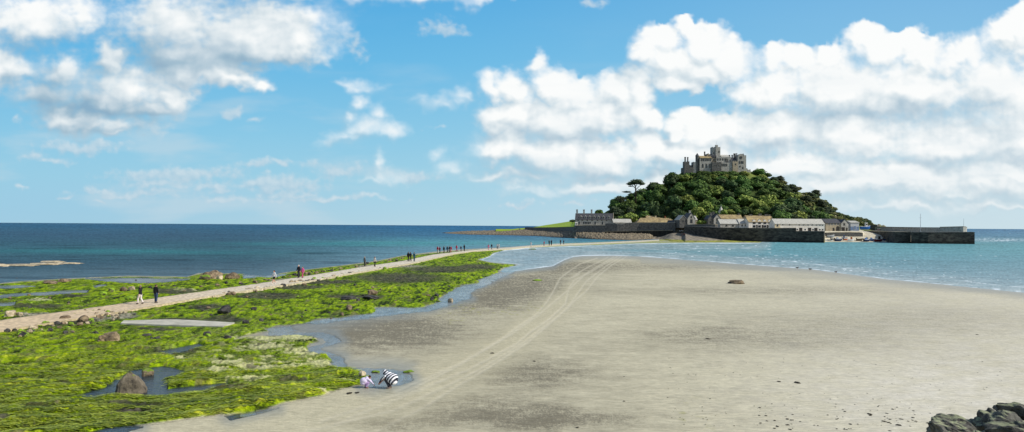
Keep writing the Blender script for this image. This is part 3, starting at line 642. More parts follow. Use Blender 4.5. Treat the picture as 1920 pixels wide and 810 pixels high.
# ------------------------------------------------------------------ causeway
def interp_poly(P, x):
    return np.interp(x, [p[0] for p in P], [p[1] for p in P])
def path_z(px): return np.interp(px, [0, 850, 1000, 1240], [.55, .5, .3, .25])
def build_path():
    xs = np.concatenate([np.arange(-300, 1000, 2.0), np.arange(1000, 1238, 2.0)])
    top = interp_poly(PATH_T, xs); bot = interp_poly(PATH_B, xs)
    K = 22
    V = np.linspace(0, 1, K)[:, None]
    PX = np.repeat(xs[None], K, 0); n = fbm(PX / 9, V * 2 + 0 * PX, 3, 120)
    PY = top + (bot - top) * V + n * .02 * (bot - top)
    z = path_z(PX)
    X, Y = on_z(PX, PY, z)
    cob = fbm(X / .45, Y / .45, 3, 122); big = fbm(X / 5, Y / 3, 4, 125); bumps = fbm(X / 1.6, Y / 1.6, 3, 127)
    Z = z + .015 * cob + .03 * bumps
    # skirt on both sides
    X = np.concatenate([X[:1], X, X[-1:]]); Y = np.concatenate([Y[:1] + .05, Y, Y[-1:] - .05]); Z = np.concatenate([Z[:1] - .7, Z, Z[-1:] - .7])
    pad = lambda a: np.concatenate([a[:1], a, a[-1:]])
    cob, big, bumps, PXp, PYp = map(pad, (cob, big, bumps, PX, PY)); Vp = pad(V + 0 * PX)
    c = mixc(np.broadcast_to(lin(226, 200, 160), cob.shape + (3,)), np.broadcast_to(lin(230, 218, 192), cob.shape + (3,)), ss(120, 620, PXp))
    c = mixc(c, np.broadcast_to(lin(120, 104, 84), c.shape), np.clip(.04 + .32 * cob + .3 * big + .2 * bumps, 0, .8))
    edge = np.minimum(Vp, 1 - Vp)
    c = mixc(c, np.broadcast_to(lin(150, 140, 90), c.shape), ss(.12, 0, edge + .1 * bumps) * .6)
    wetb = ss(900, 960, PXp) * .35
    c = mixc(c, np.broadcast_to(lin(190, 186, 160), c.shape), wetb)
    me = grid_mesh("causeway", X, Y, Z, cols={"Col": c}, smooth=True)
    m, nt, N, L = newmat("cobbles")
    o = ndn(nt, 'ShaderNodeOutputMaterial'); p = ndn(nt, 'ShaderNodeBsdfPrincipled'); a = ndn(nt, 'ShaderNodeAttribute', attribute_name="Col")
    geo = ndn(nt, 'ShaderNodeNewGeometry')
    n = ndn(nt, 'ShaderNodeTexVoronoi'); n.inputs['Scale'].default_value = 2.6; L.new(geo.outputs['Position'], n.inputs['Vector'])
    mr = ndn(nt, 'ShaderNodeMapRange'); mr.inputs[1].default_value = .1; mr.inputs[2].default_value = .6; mr.inputs[3].default_value = 1.12; mr.inputs[4].default_value = .7; L.new(n.outputs['Distance'], mr.inputs[0])
    vm = ndn(nt, 'ShaderNodeVectorMath', operation='SCALE'); L.new(a.outputs['Color'], vm.inputs[0]); L.new(mr.outputs[0], vm.inputs['Scale']); L.new(vm.outputs[0], p.inputs['Base Color'])
    b = ndn(nt, 'ShaderNodeBump', invert=True); b.inputs['Strength'].default_value = .4; b.inputs['Distance'].default_value = .05; L.new(n.outputs['Distance'], b.inputs['Height']); L.new(b.outputs[0], p.inputs['Normal'])
    p.inputs['Roughness'].default_value = .85
    L.new(p.outputs[0], o.inputs[0])
    tag(link("causeway", me, m), kind="structure")
build_path()
def build_slab():
    z = .49
    P = [(232, 600.5), (330, 598.5), (440, 604.5), (418, 612), (330, 609.5), (226, 606)]
    pts = [on_z(a, b, z) for a, b in P]
    mb = MB(); poly = [(float(a), float(b)) for a, b in pts][::-1]
    mb.prism(poly, -.1, z)
    o = mb.build("concrete_slab", surf("pale_concrete", lin(205, 200, 182) * .95, lin(160, 156, 140), .8, bump=.1))
    tag(o, "long flat pale concrete slab lying in the seaweed beside the causeway", "concrete slab")
build_slab()
# ------------------------------------------------------------------ the island
SIL = [(960, 431), (985, 429), (1020, 422.5), (1050, 418), (1077, 413.5), (1100, 410), (1130, 402), (1143, 394), (1152, 386), (1166, 377), (1190, 372), (1212, 365), (1240, 350), (1262, 334), (1275, 325), (1285, 320), (1310, 317), (1390, 317), (1402, 319), (1418, 325), (1440, 333), (1470, 347),
       (1495, 360), (1517, 366), (1536, 370), (1544, 383), (1556, 392), (1570, 403), (1586, 410), (1612, 413), (1625, 418), (1645, 424), (1670, 431), (1720, 436)]
DF = [(960, 732), (1030, 660), (1070, 600), (1077, 565), (1090, 540), (1140, 545), (1215, 542), (1258, 520), (1290, 510), (1400, 503), (1450, 490), (1470, 468), (1545, 472), (1590, 482), (1640, 505), (1720, 520)]      # where the hill starts
VZ = [(960, 5.0), (990, 6.9), (1040, 7.5), (1077, 8.2), (1080, 9.2), (1180, 9.0), (1290, 8.2), (1350, 7.6), (1440, 7.2), (1500, 6.3), (1600, 6.4), (1640, 6.2), (1720, 6)]
DWALL = [(960, 720), (984, 712), (1000, 692), (1030, 642), (1060, 582), (1077, 541), (1077.5, 519.3), (1134.7, 511.3), (1200, 507.3), (1266.5, 499.3), (1267, 500), (1283.2, 500), (1283.6, 479.4), (1300, 467.4), (1320, 453.4), (1350, 441.4), (1380, 435.4), (1420, 429.4), (1455, 425.4), (1492, 421.4), (1515, 417.4), (1545.5, 414), (1547.5, 453.4), (1618, 453.4), (1622, 500), (1645, 501), (1720, 520)]
def itp(T, x): return np.interp(x, [p[0] for p in T], [p[1] for p in T])
DR = 600.0
DRT = [(960, 745), (1030, 730), (1077, 680), (1090, 600)]
def island_z(px, D):
    DR = itp(DRT, px)
    px = np.asarray(px, float); D = np.asarray(D, float)
    zr = HC + (hor(px) - itp(SIL, px)) * DR / FP
    df = itp(DF, px); vz = itp(VZ, px); dw = itp(DWALL, px)
    t = np.clip((D - df) / (DR - df), 0, 1)
    hill = vz + (zr - vz) * (t ** .92)
    back = zr * (1 - ss(DR + 25, DR + 120, D)) - 2 * ss(DR + 70, DR + 130, D)
    z = np.where(D < DR, hill, back)
    # in front of the wall the ground falls to the beach
    low = np.where(px < 1262, 3.3 * ss(0, 1, (D - (dw - 18)) / 18) - .9, np.interp(px, [1262, 1283, 1300, 1330, 1350, 1380, 1420, 1450], [3.3, 5.0, 3.5, 2.2, 1.1, .45, .2, -1.2]) * np.clip((D - 403) / np.maximum(dw - 403, 5), 0, 1) ** .9)
    low = np.where(px < 1077.2, -2.0, low)
    slip = np.interp(D, [405, 445, 470, 485, 500], [.1, .8, 2.5, 3.7, 4.6])
    low = np.where(px < 1284, low + (slip - low) * ss(1236, 1264, px), low)
    hb = np.interp(D, [430, 440, 447, 455, 470, 490], [-.6, 0, 1.5, 4.0, 5.2, 6.2])      # harbour beach and slip
    low = np.where(px > 1547, np.maximum(hb, -1.5), low)
    return np.where(D < dw, np.minimum(low, z), z)
def build_island():
    pxs = np.arange(930, 1730, 1.25); Ds = np.concatenate([np.arange(405, 525, .6), np.arange(525, 610, 1.0), np.arange(610, 860, 5)])
    PX, DD = np.meshgrid(pxs, Ds)
    Z = island_z(PX, DD)
    X = (PX - 960) / FP * DD; Y = DD
    n1 = fbm(X / 18, Y / 18, 4, 201); n2 = fbm(X / 5, Y / 5, 4, 205); n3 = fbm(X / 2.2, Y / 2.2, 3, 209)
    t = np.clip((DD - itp(DF, PX)) / (itp(DRT, PX) - itp(DF, PX)), 0, 1)
    rocky = ss(1490, 1560, PX) * ss(.2, .6, t)
    Z = Z + np.where(t > 0, (n1 * 2.2 + n2 * 1.2 + rocky * (2.5 * np.abs(n2) + n3)) * ss(0, .15, t) * ss(1080, 1160, PX), .06 * n3)
    g = np.clip(.45 + .8 * n2 + .5 * n3, 0, 1)
    c = mixc(np.broadcast_to(lin(38, 54, 22), g.shape + (3,)), np.broadcast_to(lin(86, 104, 44), g.shape + (3,)), g)
    meadow = np.clip(ss(1430, 1520, PX) * (.35 + 1.3 * n1), 0, 1) + np.exp(-((PX - 1420) / 26) ** 2 - ((t - .92) / .12) ** 2) + np.exp(-((PX - 1600) / 40) ** 2) * .5
    c = mixc(c, np.broadcast_to(lin(124, 134, 62), c.shape), np.clip(meadow, 0, 1) * .75)
    rock = ss(.12, .4, n2 + .25 * n1) * (rocky + .7 * ss(1400, 1450, PX) * ss(.55, .9, t)) + ss(.2, .45, n2) * .5 * ss(.8, 1, t)
    c = mixc(c, mixc(np.broadcast_to(lin(98, 92, 80), c.shape), np.broadcast_to(lin(158, 150, 132), c.shape), ss(-.3, .3, n3)), np.clip(rock, 0, 1) * .8)
    lawn = (PX < 1079) & (DD > itp(DWALL, PX) - 1)
    c = np.where(lawn[..., None], mixc(np.broadcast_to(lin(134, 160, 44), c.shape), np.broadcast_to(lin(150, 172, 60), c.shape), ss(-.4, .4, n1)), c)
    yard = (DD <= itp(DF, PX)) & (PX > 1079)
    c = np.where(yard[..., None], mixc(np.broadcast_to(lin(150, 140, 116), c.shape), np.broadcast_to(lin(178, 168, 144), c.shape), ss(-.4, .4, n2)), c)
    beachm = (DD < itp(DWALL, PX)) & (PX > 1077) & (PX < 1547)
    c = np.where(beachm[..., None], mixc(np.broadcast_to(lin(98, 90, 78), c.shape), np.broadcast_to(lin(158, 148, 128), c.shape), ss(-.4, .4, n3) * np.ones_like(PX)), c)
    wl = (DD < itp(DWALL, PX)) & (PX > 1200) & (PX < 1560) & (Z < .75) & (DD < 470)
    c = np.where(wl[..., None], mixc(np.broadcast_to(lin(84, 86, 40), c.shape), np.broadcast_to(lin(166, 164, 70), c.shape), ss(-.4, .3, n3 + n2)), c)
    hbm = (PX >= 1547) & (DD < 500)
    c = np.where(hbm[..., None], mixc(np.broadcast_to(lin(178, 168, 142), c.shape), np.broadcast_to(lin(206, 198, 176), c.shape), ss(-.4, .4, n2)), c)
    me = grid_mesh("island", X, Y, Z, cols={"Col": c})
    m, nt, N, L = newmat("island_ground")
    o = ndn(nt, 'ShaderNodeOutputMaterial'); p = ndn(nt, 'ShaderNodeBsdfPrincipled'); a = ndn(nt, 'ShaderNodeAttribute', attribute_name="Col"); p.inputs['Roughness'].default_value = .9; p.inputs['Specular IOR Level'].default_value = .2
    L.new(a.outputs['Color'], p.inputs['Base Color']); L.new(p.outputs[0], o.inputs[0])
    tag(link("hill", me, m), kind="structure")
build_island()

# rubble spit and the rocky shore below the west walls
def build_rubble():
    lower = [(826, 437.0), (833, 437.4), (850, 438.8), (880, 440), (940, 441.2), (1000, 442.6), (1060, 446.2), (1110, 448.6), (1150, 450), (1180, 450.8), (1215, 449.6), (1250, 446.5), (1268, 443)]
    crest = [(826, 790, .1), (833, 790, .7), (870, 770, 2.2), (950, 740, 3.9), (984, 712, 4.9), (1000, 692, 4.4), (1030, 642, 4.2), (1060, 582, 4.4), (1077, 541, 4.5), (1080, 519, 4.4), (1134, 510, 4.0), (1160, 508, 3.7), (1245, 502, 4.0), (1262, 497, 4.2), (1275, 484, 4.0)]
    pxs = np.arange(826, 1272, .9); K = 46
    lo = itp(lower, pxs); Dl = (HC + .1) * FP / (lo - hor(pxs)); cD = np.interp(pxs, [c[0] for c in crest], [c[1] for c in crest]); cz = np.interp(pxs, [c[0] for c in crest], [c[2] for c in crest])
    V = np.linspace(0, 1.35, K)[:, None]
    Dd = Dl + (np.maximum(cD - Dl, 6)) * V
    prof = np.where(V < 1, np.clip(V, 0, 1) ** .8, np.where(pxs < 990, 1 - np.clip((V - 1) / .35, 0, 1) ** 1.5, 1.0))
    Z = -.2 + (cz + .2) * prof
    X = (pxs - 960) / FP * Dd; Y = Dd
    n = billow(X / 3.2, Y / 4.5, 4, 220); n2 = fbm(X / 1.2, Y / 1.8, 3, 222)
    Z = Z + (.7 * n + .8 * n2) * np.clip(cz / 2.5, .25, 1) * ss(-.02, .1, V) - .2
    g = ss(-.5, .6, n2 + .4 * n)
    c = mixc(np.broadcast_to(lin(40, 35, 28), g.shape + (3,)), np.broadcast_to(lin(136, 124, 102), g.shape + (3,)), ss(.3, .9, g + .25 * fbm(X / .8, Y / .8, 2, 226)))
    smooth = ss(1200, 1262, pxs)[None] * np.ones_like(V) * ss(.3, .7, V)
    c = mixc(c, np.broadcast_to(lin(176, 164, 140), c.shape), smooth * .8)
    c = mixc(c, np.broadcast_to(lin(56, 48, 38), c.shape), ss(.14, .02, V) * np.ones_like(g) * .6)
    me = grid_mesh("rocky_shore", X, Y, Z, smooth=False, cols={"Col": c})
    tag(link("rocky_shore", me, bpy.data.materials["island_ground"]), kind="structure")
build_rubble()
def island_hit(px, py, d0=425, d1=540):
    Ds = np.arange(d0, d1, .25); z = island_z(np.full(Ds.shape, px), Ds)
    p = hor(px) + (HC - z) * FP / Ds
    k = np.argmax(p <= py)
    return ((px - 960) / FP * Ds[k], Ds[k], z[k])
# ------------------------------------------------------------------ building stones and slates
MT = dict(
    granite=surf("grey_granite", lin(188, 184, 172), lin(126, 124, 118), .9, bump=.5, bscale=2.5, lo=.3, hi=.7),  # tones lightened partly to imitate aerial haze over the castle
    warm=surf("warm_granite", lin(186, 172, 146), lin(136, 124, 104), .9, bump=.4, bscale=2.5, lo=.3, hi=.7),
    dark=surf("dark_granite", lin(112, 110, 104), lin(66, 66, 64), 1.1, bump=.5, bscale=3, lo=.35, hi=.65),
    wet=surf("harbour_granite", lin(82, 79, 70), lin(30, 30, 29), .35, bump=.6, bscale=2, lo=.38, hi=.62, stretch=(1, 1, 2.4)),
    tide=surf("tide_darkened_granite", lin(46, 46, 38), lin(18, 19, 18), .6, bump=.5, bscale=2, lo=.38, hi=.62),
    coping=surf("coping_stone", lin(150, 142, 122), lin(104, 98, 84), 1.0, bump=.3),
    slate=surf("blue_grey_slate", lin(86, 86, 88), lin(52, 52, 56), 1.4, rough=.65, bump=.3, stretch=(1, 1, 3)),
    paleslate=surf("pale_slate", lin(196, 192, 180), lin(158, 156, 146), 1.0, rough=.7, bump=.2, lo=.3, hi=.7),
    lichen=surf("lichened_slate", lin(178, 158, 112), lin(120, 104, 78), .5, rough=.9, bump=.3, lo=.35, hi=.65),
    white=surf("white_render", lin(232, 226, 214), lin(204, 198, 186), .5, rough=.8, bump=.1),
    cream=surf("cream_render", lin(222, 206, 170), lin(196, 180, 146), .5, rough=.8, bump=.1),
    glass=surf("dark_window_glass", lin(40, 48, 56), lin(22, 26, 32), 1, rough=.2, bump=0, spec=.6),
    frame=surf("white_window_frame", lin(214, 212, 206), lin(190, 188, 180), 2, bump=0),
    stoneframe=surf("stone_window_frame", lin(150, 142, 124), lin(110, 104, 92), 2, bump=0),
    wood=surf("dark_door_wood", lin(58, 54, 50), lin(34, 32, 30), 1, bump=.1),
    pot=surf("terracotta_pot", lin(168, 104, 74), lin(120, 76, 56), 2, bump=0),
    blueshed=surf("blue_grey_boards", lin(112, 132, 160), lin(84, 104, 132), .8, bump=.1),
    metal=surf("painted_metal", lin(186, 190, 192), lin(150, 152, 154), 3, rough=.5, bump=0),
    flag=surf("red_cloth", lin(170, 50, 44), lin(120, 30, 30), 2, bump=0),
    bark=surf("bark", lin(86, 70, 54), lin(46, 38, 30), 2, bump=.5),
)

class House:
    """a building in its own frame: front at y = 0 facing -y, x along the front, z up"""
    def __init__(s, name, label, cat, pxl, pxr, base, D, depth, yaw=0.0, group=None, sink=1.5):
        pc = (pxl + pxr) / 2
        s.s = D / FP; s.w = (pxr - pxl) * s.s / math.cos(yaw) if abs(yaw) < 1.2 else (pxr - pxl) * s.s
        p = at_d(pc, base, D); s.z0 = p.z; s.D = D; s.d = depth; s.pc = pc; s.sink = sink
        s.o = empty(name, p, yaw, label, cat, group)
    def h(s, py): return at_d(s.pc, py, s.D).z - s.z0
    def x(s, px): return (px - s.pc) * s.s
    def wall(s, x0, x1, y0, y1, top, mat, z0=None, name='wall'):
        return MB().box(x0, x1, y0, y1, -s.sink if z0 is None else z0, top).build(name, MT[mat], s.o)
    def gable_x(s, x0, x1, y0, y1, eave, ridge, wmat, rmat, over=.35, hip=0, z0=None, t=.28, roofname='roof'):
        """walls with gable ends left and right, roof ridge along x"""
        ym = (y0 + y1) / 2
        if hip == 0:
            MB().prism_x([(y0, -s.sink if z0 is None else z0), (y1, -s.sink if z0 is None else z0), (y1, eave), (ym, ridge), (y0, eave)], x0, x1).build('wall', MT[wmat], s.o)
        else:
            s.wall(x0, x1, y0, y1, eave, wmat, z0)
        k = (ridge - eave) / (ym - y0); o = over; r = MB()
        if hip == 0:
            r.prism_x([(y0 - o, eave - k * o + .02), (ym, ridge + .02), (y1 + o, eave - k * o + .02), (y1 + o, eave - k * o + t), (ym, ridge + t), (y0 - o, eave - k * o + t)], x0 - o * .6, x1 + o * .6)
        else:
            v = [(x0 - o, y0 - o, eave), (x1 + o, y0 - o, eave), (x1 + o, y1 + o, eave), (x0 - o, y1 + o, eave), (x0 + hip, ym, ridge), (x1 - hip, ym, ridge),
                 (x0 - o, y0 - o, eave - .15), (x1 + o, y0 - o, eave - .15), (x1 + o, y1 + o, eave - .15), (x0 - o, y1 + o, eave - .15)]
            r.add(v, [(0, 1, 5, 4), (1, 2, 5), (2, 3, 4, 5), (3, 0, 4), (9, 8, 7, 6), (6, 7, 1, 0), (7, 8, 2, 1), (8, 9, 3, 2), (9, 6, 0, 3)])
        return r.build(roofname, MT[rmat], s.o)
    def gable_y(s, x0, x1, y0, y1, eave, ridge, wmat, rmat, over=.3, t=.25, z0=None):
        """gable end faces the front"""
        xm = (x0 + x1) / 2; k = (ridge - eave) / (xm - x0); o = over
        MB().prism_y([(x0, -s.sink if z0 is None else z0), (x1, -s.sink if z0 is None else z0), (x1, eave), (xm, ridge), (x0, eave)], y0, y1).build('wall', MT[wmat], s.o)
        return MB().prism_y([(x0 - o, eave - k * o + .02), (xm, ridge + .02), (x1 + o, eave - k * o + .02), (x1 + o, eave - k * o + t), (xm, ridge + t), (x0 - o, eave - k * o + t)], y0 - o * .6, y1 + o * .6).build('roof', MT[rmat], s.o)
    def window(s, x, z, w, h, y=0.0, frame='frame', arch=False, name='window', pane='glass'):
        f = MB()
        def outline(w, h, z):
            if not arch: return [(x - w / 2, z), (x + w / 2, z), (x + w / 2, z + h), (x - w / 2, z + h)]
            return [(x - w / 2, z), (x + w / 2, z), (x + w / 2, z + h - w / 2), (x + w * .35, z + h - w * .2), (x, z + h), (x - w * .35, z + h - w * .2), (x - w / 2, z + h - w / 2)]
        f.prism_y(outline(w + .3, h + .3, z - .15), y - .06, y + .1)
        fo = f.build(name, MT[frame], s.o)
        MB().prism_y(outline(w, h, z), y - .10, y - .02).build('pane' if name == 'window' else 'panel', MT[pane], fo)
        return fo
    def side_window(s, y, z, w, h, x, frame='stoneframe'):
        fo = MB().box(x - .1, x + .06, y - w / 2 - .15, y + w / 2 + .15, z - .15, z + h + .15).build('window', MT[frame], s.o)
        MB().box(x - .02, x + .1, y - w / 2, y + w / 2, z, z + h).build('pane', MT['glass'], fo)
    def chimney(s, x, y, z0, z1, w=1.1, d=.9, mat='granite', parent=None, pots=2):
        c = MB().box(x - w / 2, x + w / 2, y - d / 2, y + d / 2, z0, z1).box(x - w / 2 - .12, x + w / 2 + .12, y - d / 2 - .12, y + d / 2 + .12, z1 - .35, z1 - .12)
        c = c.build('chimney', MT[mat], parent or s.o)
        return c
    def pot(s, x, y, z, c):
        pass

# long stone terrace with a row of dormers, beside the lawn
h = House('terraced_house', 'long grey stone terrace with seven small dormers, beside the green lawn', 'terrace', 1079, 1148, 421.5, 524, 9.5, yaw=-.16)
W = h.w / 2; e = h.h(411.5); r = h.h(400.5)
roof = h.gable_x(-W, W, 0, 9.5, e, r, 'granite', 'slate')
for px in (1081, 1094, 1108.5): h.chimney(h.x(px), 4.75, r - 1, h.h(392.5), 1.2, .9, 'granite', roof)
for i, px in enumerate((1089, 1097.5, 1105.5, 1113.5, 1122, 1131, 1141)):
    x = h.x(px); k = (r - e) / 4.75; zb = e + .6
    d = MB().prism_y([(x - .8, zb), (x + .8, zb), (x + .8, zb + 1.0), (x, zb + 2.1), (x - .8, zb + 1.0)], .45, 3.6).build('dormer', MT['granite'], roof)
    MB().prism_y([(x - 1.0, zb + .85), (x, zb + 2.15), (x + 1.0, zb + .85), (x + 1.0, zb + 1.05), (x, zb + 2.38), (x - 1.0, zb + 1.05)], .3, 3.6).build('dormer_roof', MT['paleslate'], d)  # pale slate imitates sunlight on the dormer gables
    MB().box(x - .42, x + .42, .38, .5, zb + .2, zb + 1.15).build('pane', MT['glass'], d)
for px in (1086, 1116, 1129.5): h.window(h.x(px), .1, 1.1, 2.2, pane='glass', name='window')
for px in (1094.5, 1097.5, 1100.5, 1103.5, 1106.5): h.window(h.x(px), .5, .9, 1.7)
for px in (1084, 1092, 1101, 1110, 1120, 1128, 1137): h.window(h.x(px), 2.9, .8, .9, frame='stoneframe')
h.side_window(4.7, 3.2, 1.0, 1.4, W)
h.side_window(3.0, .9, 1.0, 1.6, W)
MB().prism_x([(-.25, e - .1), (9.75, e - .1), (9.75, e + .25), (4.75, r + .75), (-.25, e + .25)], W + .12, W + .5).build('gable_coping', MT['coping'], h.o)

# little white hut and wall with a white top
h = House('white_hut', 'tiny white hut at the left end of the stone terrace', 'hut', 1078.5, 1083, 421.5, 519, 2, yaw=0)
h.gable_x(-h.w / 2, h.w / 2, 0, 2, h.h(418.5), h.h(417.0), 'white', 'paleslate', over=.1)
h.window(0, .1, .55, 1.1, name='door', pane='wood')

# low long shed with a white roof
h = House('shed', 'low shed with a plain white roof right of the terrace', 'shed', 1150, 1184, 418.5, 518, 8, yaw=.02)
h.gable_x(-h.w / 2, h.w / 2, 0, 8, h.h(417.2), h.h(411), 'granite', 'paleslate')
h.chimney(h.w / 2 - .2, 4, h.h(413), h.h(410.5), .8, .7, 'pot')

# long hipped building with a lichened roof over the sea wall
h = House('long_house', 'long low building with lichen brown hipped roof above the sea wall', 'house', 1195, 1267, 419, 512, 10, yaw=.0)
W = h.w / 2
roof = h.gable_x(-W, W, 0, 10, h.h(416.8), h.h(408.5), 'warm', 'lichen', hip=3.0)
h.chimney(h.x(1250), 5, h.h(410), h.h(404.8), .8, .8, 'pot', roof)
h.chimney(h.x(1221), 6, h.h(410), h.h(405.6), .9, .8, 'cream', roof)
h.chimney(h.x(1233), 7, h.h(410), h.h(404.4), .9, .8, 'cream', roof)
h.side_window(5, .6, 1.0, 1.2, W)
h = House('cottage', 'cottage with cream chimneys and brown roof behind the long lichened roof', 'cottage', 1213, 1238, 412, 530, 7, yaw=.05)
h.gable_x(-h.w / 2, h.w / 2, 0, 7, h.h(410), h.h(405.2), 'warm', 'lichen')
h.chimney(-h.w / 2 + 1, 3.5, h.h(406), h.h(403.6), .9, .8, 'cream'); h.chimney(h.w / 2 - 1, 3.5, h.h(406), h.h(403.0), .9, .8, 'cream')
h = House('white_gatehouse', 'narrow white gabled end wall at the right end of the sea wall', 'gatehouse', 1263, 1266.6, 421, 501, 8, yaw=.35, sink=.3)
h.gable_y(-h.w / 2, h.w / 2, 0, 8, h.h(417), h.h(413.5), 'white', 'slate')

# gabled granite lodge
h = House('granite_lodge', 'granite lodge with two steep gables behind the harbour wall', 'lodge', 1275, 1308, 423, 492, 10, yaw=.12)
h.gable_y(h.x(1289), h.x(1304), 0, 10, h.h(410), h.h(399.5), 'granite', 'slate')
h.gable_y(h.x(1274), h.x(1288.6), .6, 10, h.h(412), h.h(404), 'dark', 'paleslate')
h.gable_x(h.x(1300), h.x(1310), 2, 9, h.h(412), h.h(405), 'warm', 'paleslate')
h.chimney(h.x(1297), 3.5, h.h(401), h.h(394.5), 1.1, 1.0)
h.window(h.x(1296.5), h.h(418), 1.6, 2.4, frame='stoneframe'); h.window(h.x(1296.5), h.h(409), .9, 1.6, frame='stoneframe', arch=True); h.window(h.x(1281), h.h(417), 1.2, 1.6, y=.6, frame='stoneframe')

# gabled houses right of the garden
h = House('granite_house', 'granite house with a steep front gable and grey roof right of the garden', 'house', 1328, 1394, 425, 484, 9, yaw=.06)
h.gable_y(h.x(1338), h.x(1351.5), 0, 9, h.h(410), h.h(401.5), 'granite', 'slate')
h.gable_y(h.x(1328), h.x(1337.5), .8, 9, h.h(410.5), h.h(404), 'dark', 'slate')
rf = h.gable_x(h.x(1351.8), h.x(1394), 1, 9, h.h(410), h.h(403), 'granite', 'lichen')
h.chimney(h.x(1336), 4, h.h(405), h.h(398.5), 1.4, 1.0, 'dark', None); h.chimney(h.x(1343), 6, h.h(404), h.h(396.8), 1.3, 1, 'dark')
h.chimney(h.x(1391), 5, h.h(405), h.h(399.5), 1.2, .9, 'dark', rf)
h.window(h.x(1344.7), h.h(414), 1.2, 1.6, frame='stoneframe'); h.window(h.x(1344.7), h.h(421), 1.4, 1.8, frame='stoneframe'); h.window(h.x(1333), h.h(418), .9, 1.5, y=.8, frame='stoneframe')
h = House('boat_store', 'long low building with a bright pale roof right behind the harbour wall', 'store', 1350, 1403, 426.5, 462, 8, yaw=.05)
h.gable_x(h.x(1350), h.x(1385.5), 0, 8, h.h(419.5), h.h(411.8), 'granite', 'paleslate')
h.gable_x(h.x(1386), h.x(1403), -.6, 7.2, h.h(419), h.h(411), 'white', 'paleslate')
for px in (1391, 1397.5): h.window(h.x(px), h.h(424.5), .9, 1.2, y=-.6)
for px in (1362, 1374): h.window(h.x(px), h.h(424.5), 1.1, .9, y=0, frame='stoneframe')
h = House('white_cottages', 'row of white cottages with a lichened roof and four gabled windows', 'cottages', 1403, 1449, 427.5, 458, 8.5, yaw=.10)
W = h.w / 2; e = h.h(416); r = h.h(408.5)
rf = h.gable_x(-W, W, 0, 8.5, e, r, 'white', 'lichen')
for px in (1413.5, 1424.0, 1434.5, 1444):
    x = h.x(px)
    d = h.window(x, h.h(420), 1.8, 1.5)
    MB().prism_y([(x - 1.5, e - .9), (x + 1.5, e - .9), (x + 1.5, e + .1), (x, e + 1.5), (x - 1.5, e + .1)], -.04, 2.2).build('dormer', MT['white'], rf)
    h.window(x, h.h(426.5), 1.7, 1.4)
for px in (1419, 1430, 1439.5): h.window(h.x(px), h.h(427.3), .9, 1.9, name='door', pane='wood')
h = House('back_cottages', 'terrace with broad dark chimneys behind the white cottages', 'cottages', 1400, 1449, 414, 476, 7, yaw=.08)
W = h.w / 2; rf = h.gable_x(-W, W, 0, 7, h.h(409), h.h(404.8), 'warm', 'lichen')
for px, p in ((1411, 401.5), (1429, 400.5), (1441, 401.3), (1447, 402)): h.chimney(h.x(px), 3.5, h.h(406), h.h(p), 1.8, 1.2, 'dark', rf)

# long white warehouse
h = House('white_warehouse', 'long two storey white harbour building under a long pale roof', 'warehouse', 1452, 1547, 434, 443, 9, yaw=.05)
W = h.w / 2; e = h.h(420.0); r = h.h(411.0)
h.gable_x(-W, W, 0, 9, e, r, 'white', 'paleslate')
MB().box(-W - .08, -W + 3.2, -.05, .3, -1, e - .1).build('end_bay', MT['cream'], h.o)
h.window(-W + 1.6, h.h(425), .9, 1.5, y=-.05)
for px in (1467, 1480, 1498.5, 1506.5, 1515.5, 1523.5, 1531.5, 1538, 1543.5): h.window(h.x(px), h.h(422.6), .75, .65)
for px in (1501.5, 1518.5, 1530.5): h.window(h.x(px), .35, 1.9, 1.9, name='door', pane='wood')
for px in (1495, 1510, 1525, 1538, 1543.5): h.window(h.x(px), .8, .8, .8)
# stone boathouse with an arch
h = House('boathouse', 'stone boathouse with a big central arch and slate roof beside the slip', 'boathouse', 1547, 1591, 433.2, 458, 10, yaw=.12)
W = h.w / 2; e = h.h(418.5)
h.gable_x(-W, h.x(1577), 0, 10, e, h.h(411), 'warm', 'slate')
h.gable_y(h.x(1577), W, -.5, 10.2, e, h.h(411.5), 'granite', 'slate')
h.window(h.x(1571), .05, 2.2, 3.1, arch=True, name='door', pane='wood', frame='stoneframe')
h.window(h.x(1562.5), .05, 1.2, 2.0, name='door', pane='wood', frame='stoneframe', arch=True)
h.window(h.x(1581), .05, 1.9, 2.3, y=-.5, name='door', pane='wood', frame='stoneframe'); h.window(h.x(1588), .05, .9, 2.0, y=-.5, name='door', pane='wood', frame='stoneframe')
for px in (1553.5, 1559.5, 1565.5, 1571.5): h.window(h.x(px), h.h(421.5), 1.0, .8)
h.window(h.x(1583), h.h(422.5), 1.0, 1.3, y=-.5, frame='stoneframe')
# blue grey shed
h = House('net_shed', 'pale blue grey boarded shed between the boathouse and the blue boat', 'shed', 1594.5, 1611, 430.3, 472, 9, yaw=.1)
h.gable_x(-h.w / 2, h.w / 2, 0, 9, h.h(417.5), h.h(414.5), 'metal', 'paleslate')
MB().box(-h.w / 2 - .04, h.w / 2 + .04, -.06, .3, -.5, h.h(425)).build('lower_boards', MT['blueshed'], h.o)
h.window(0, .1, 1.6, 2.1, y=-.08, name='door', pane='blueshed')
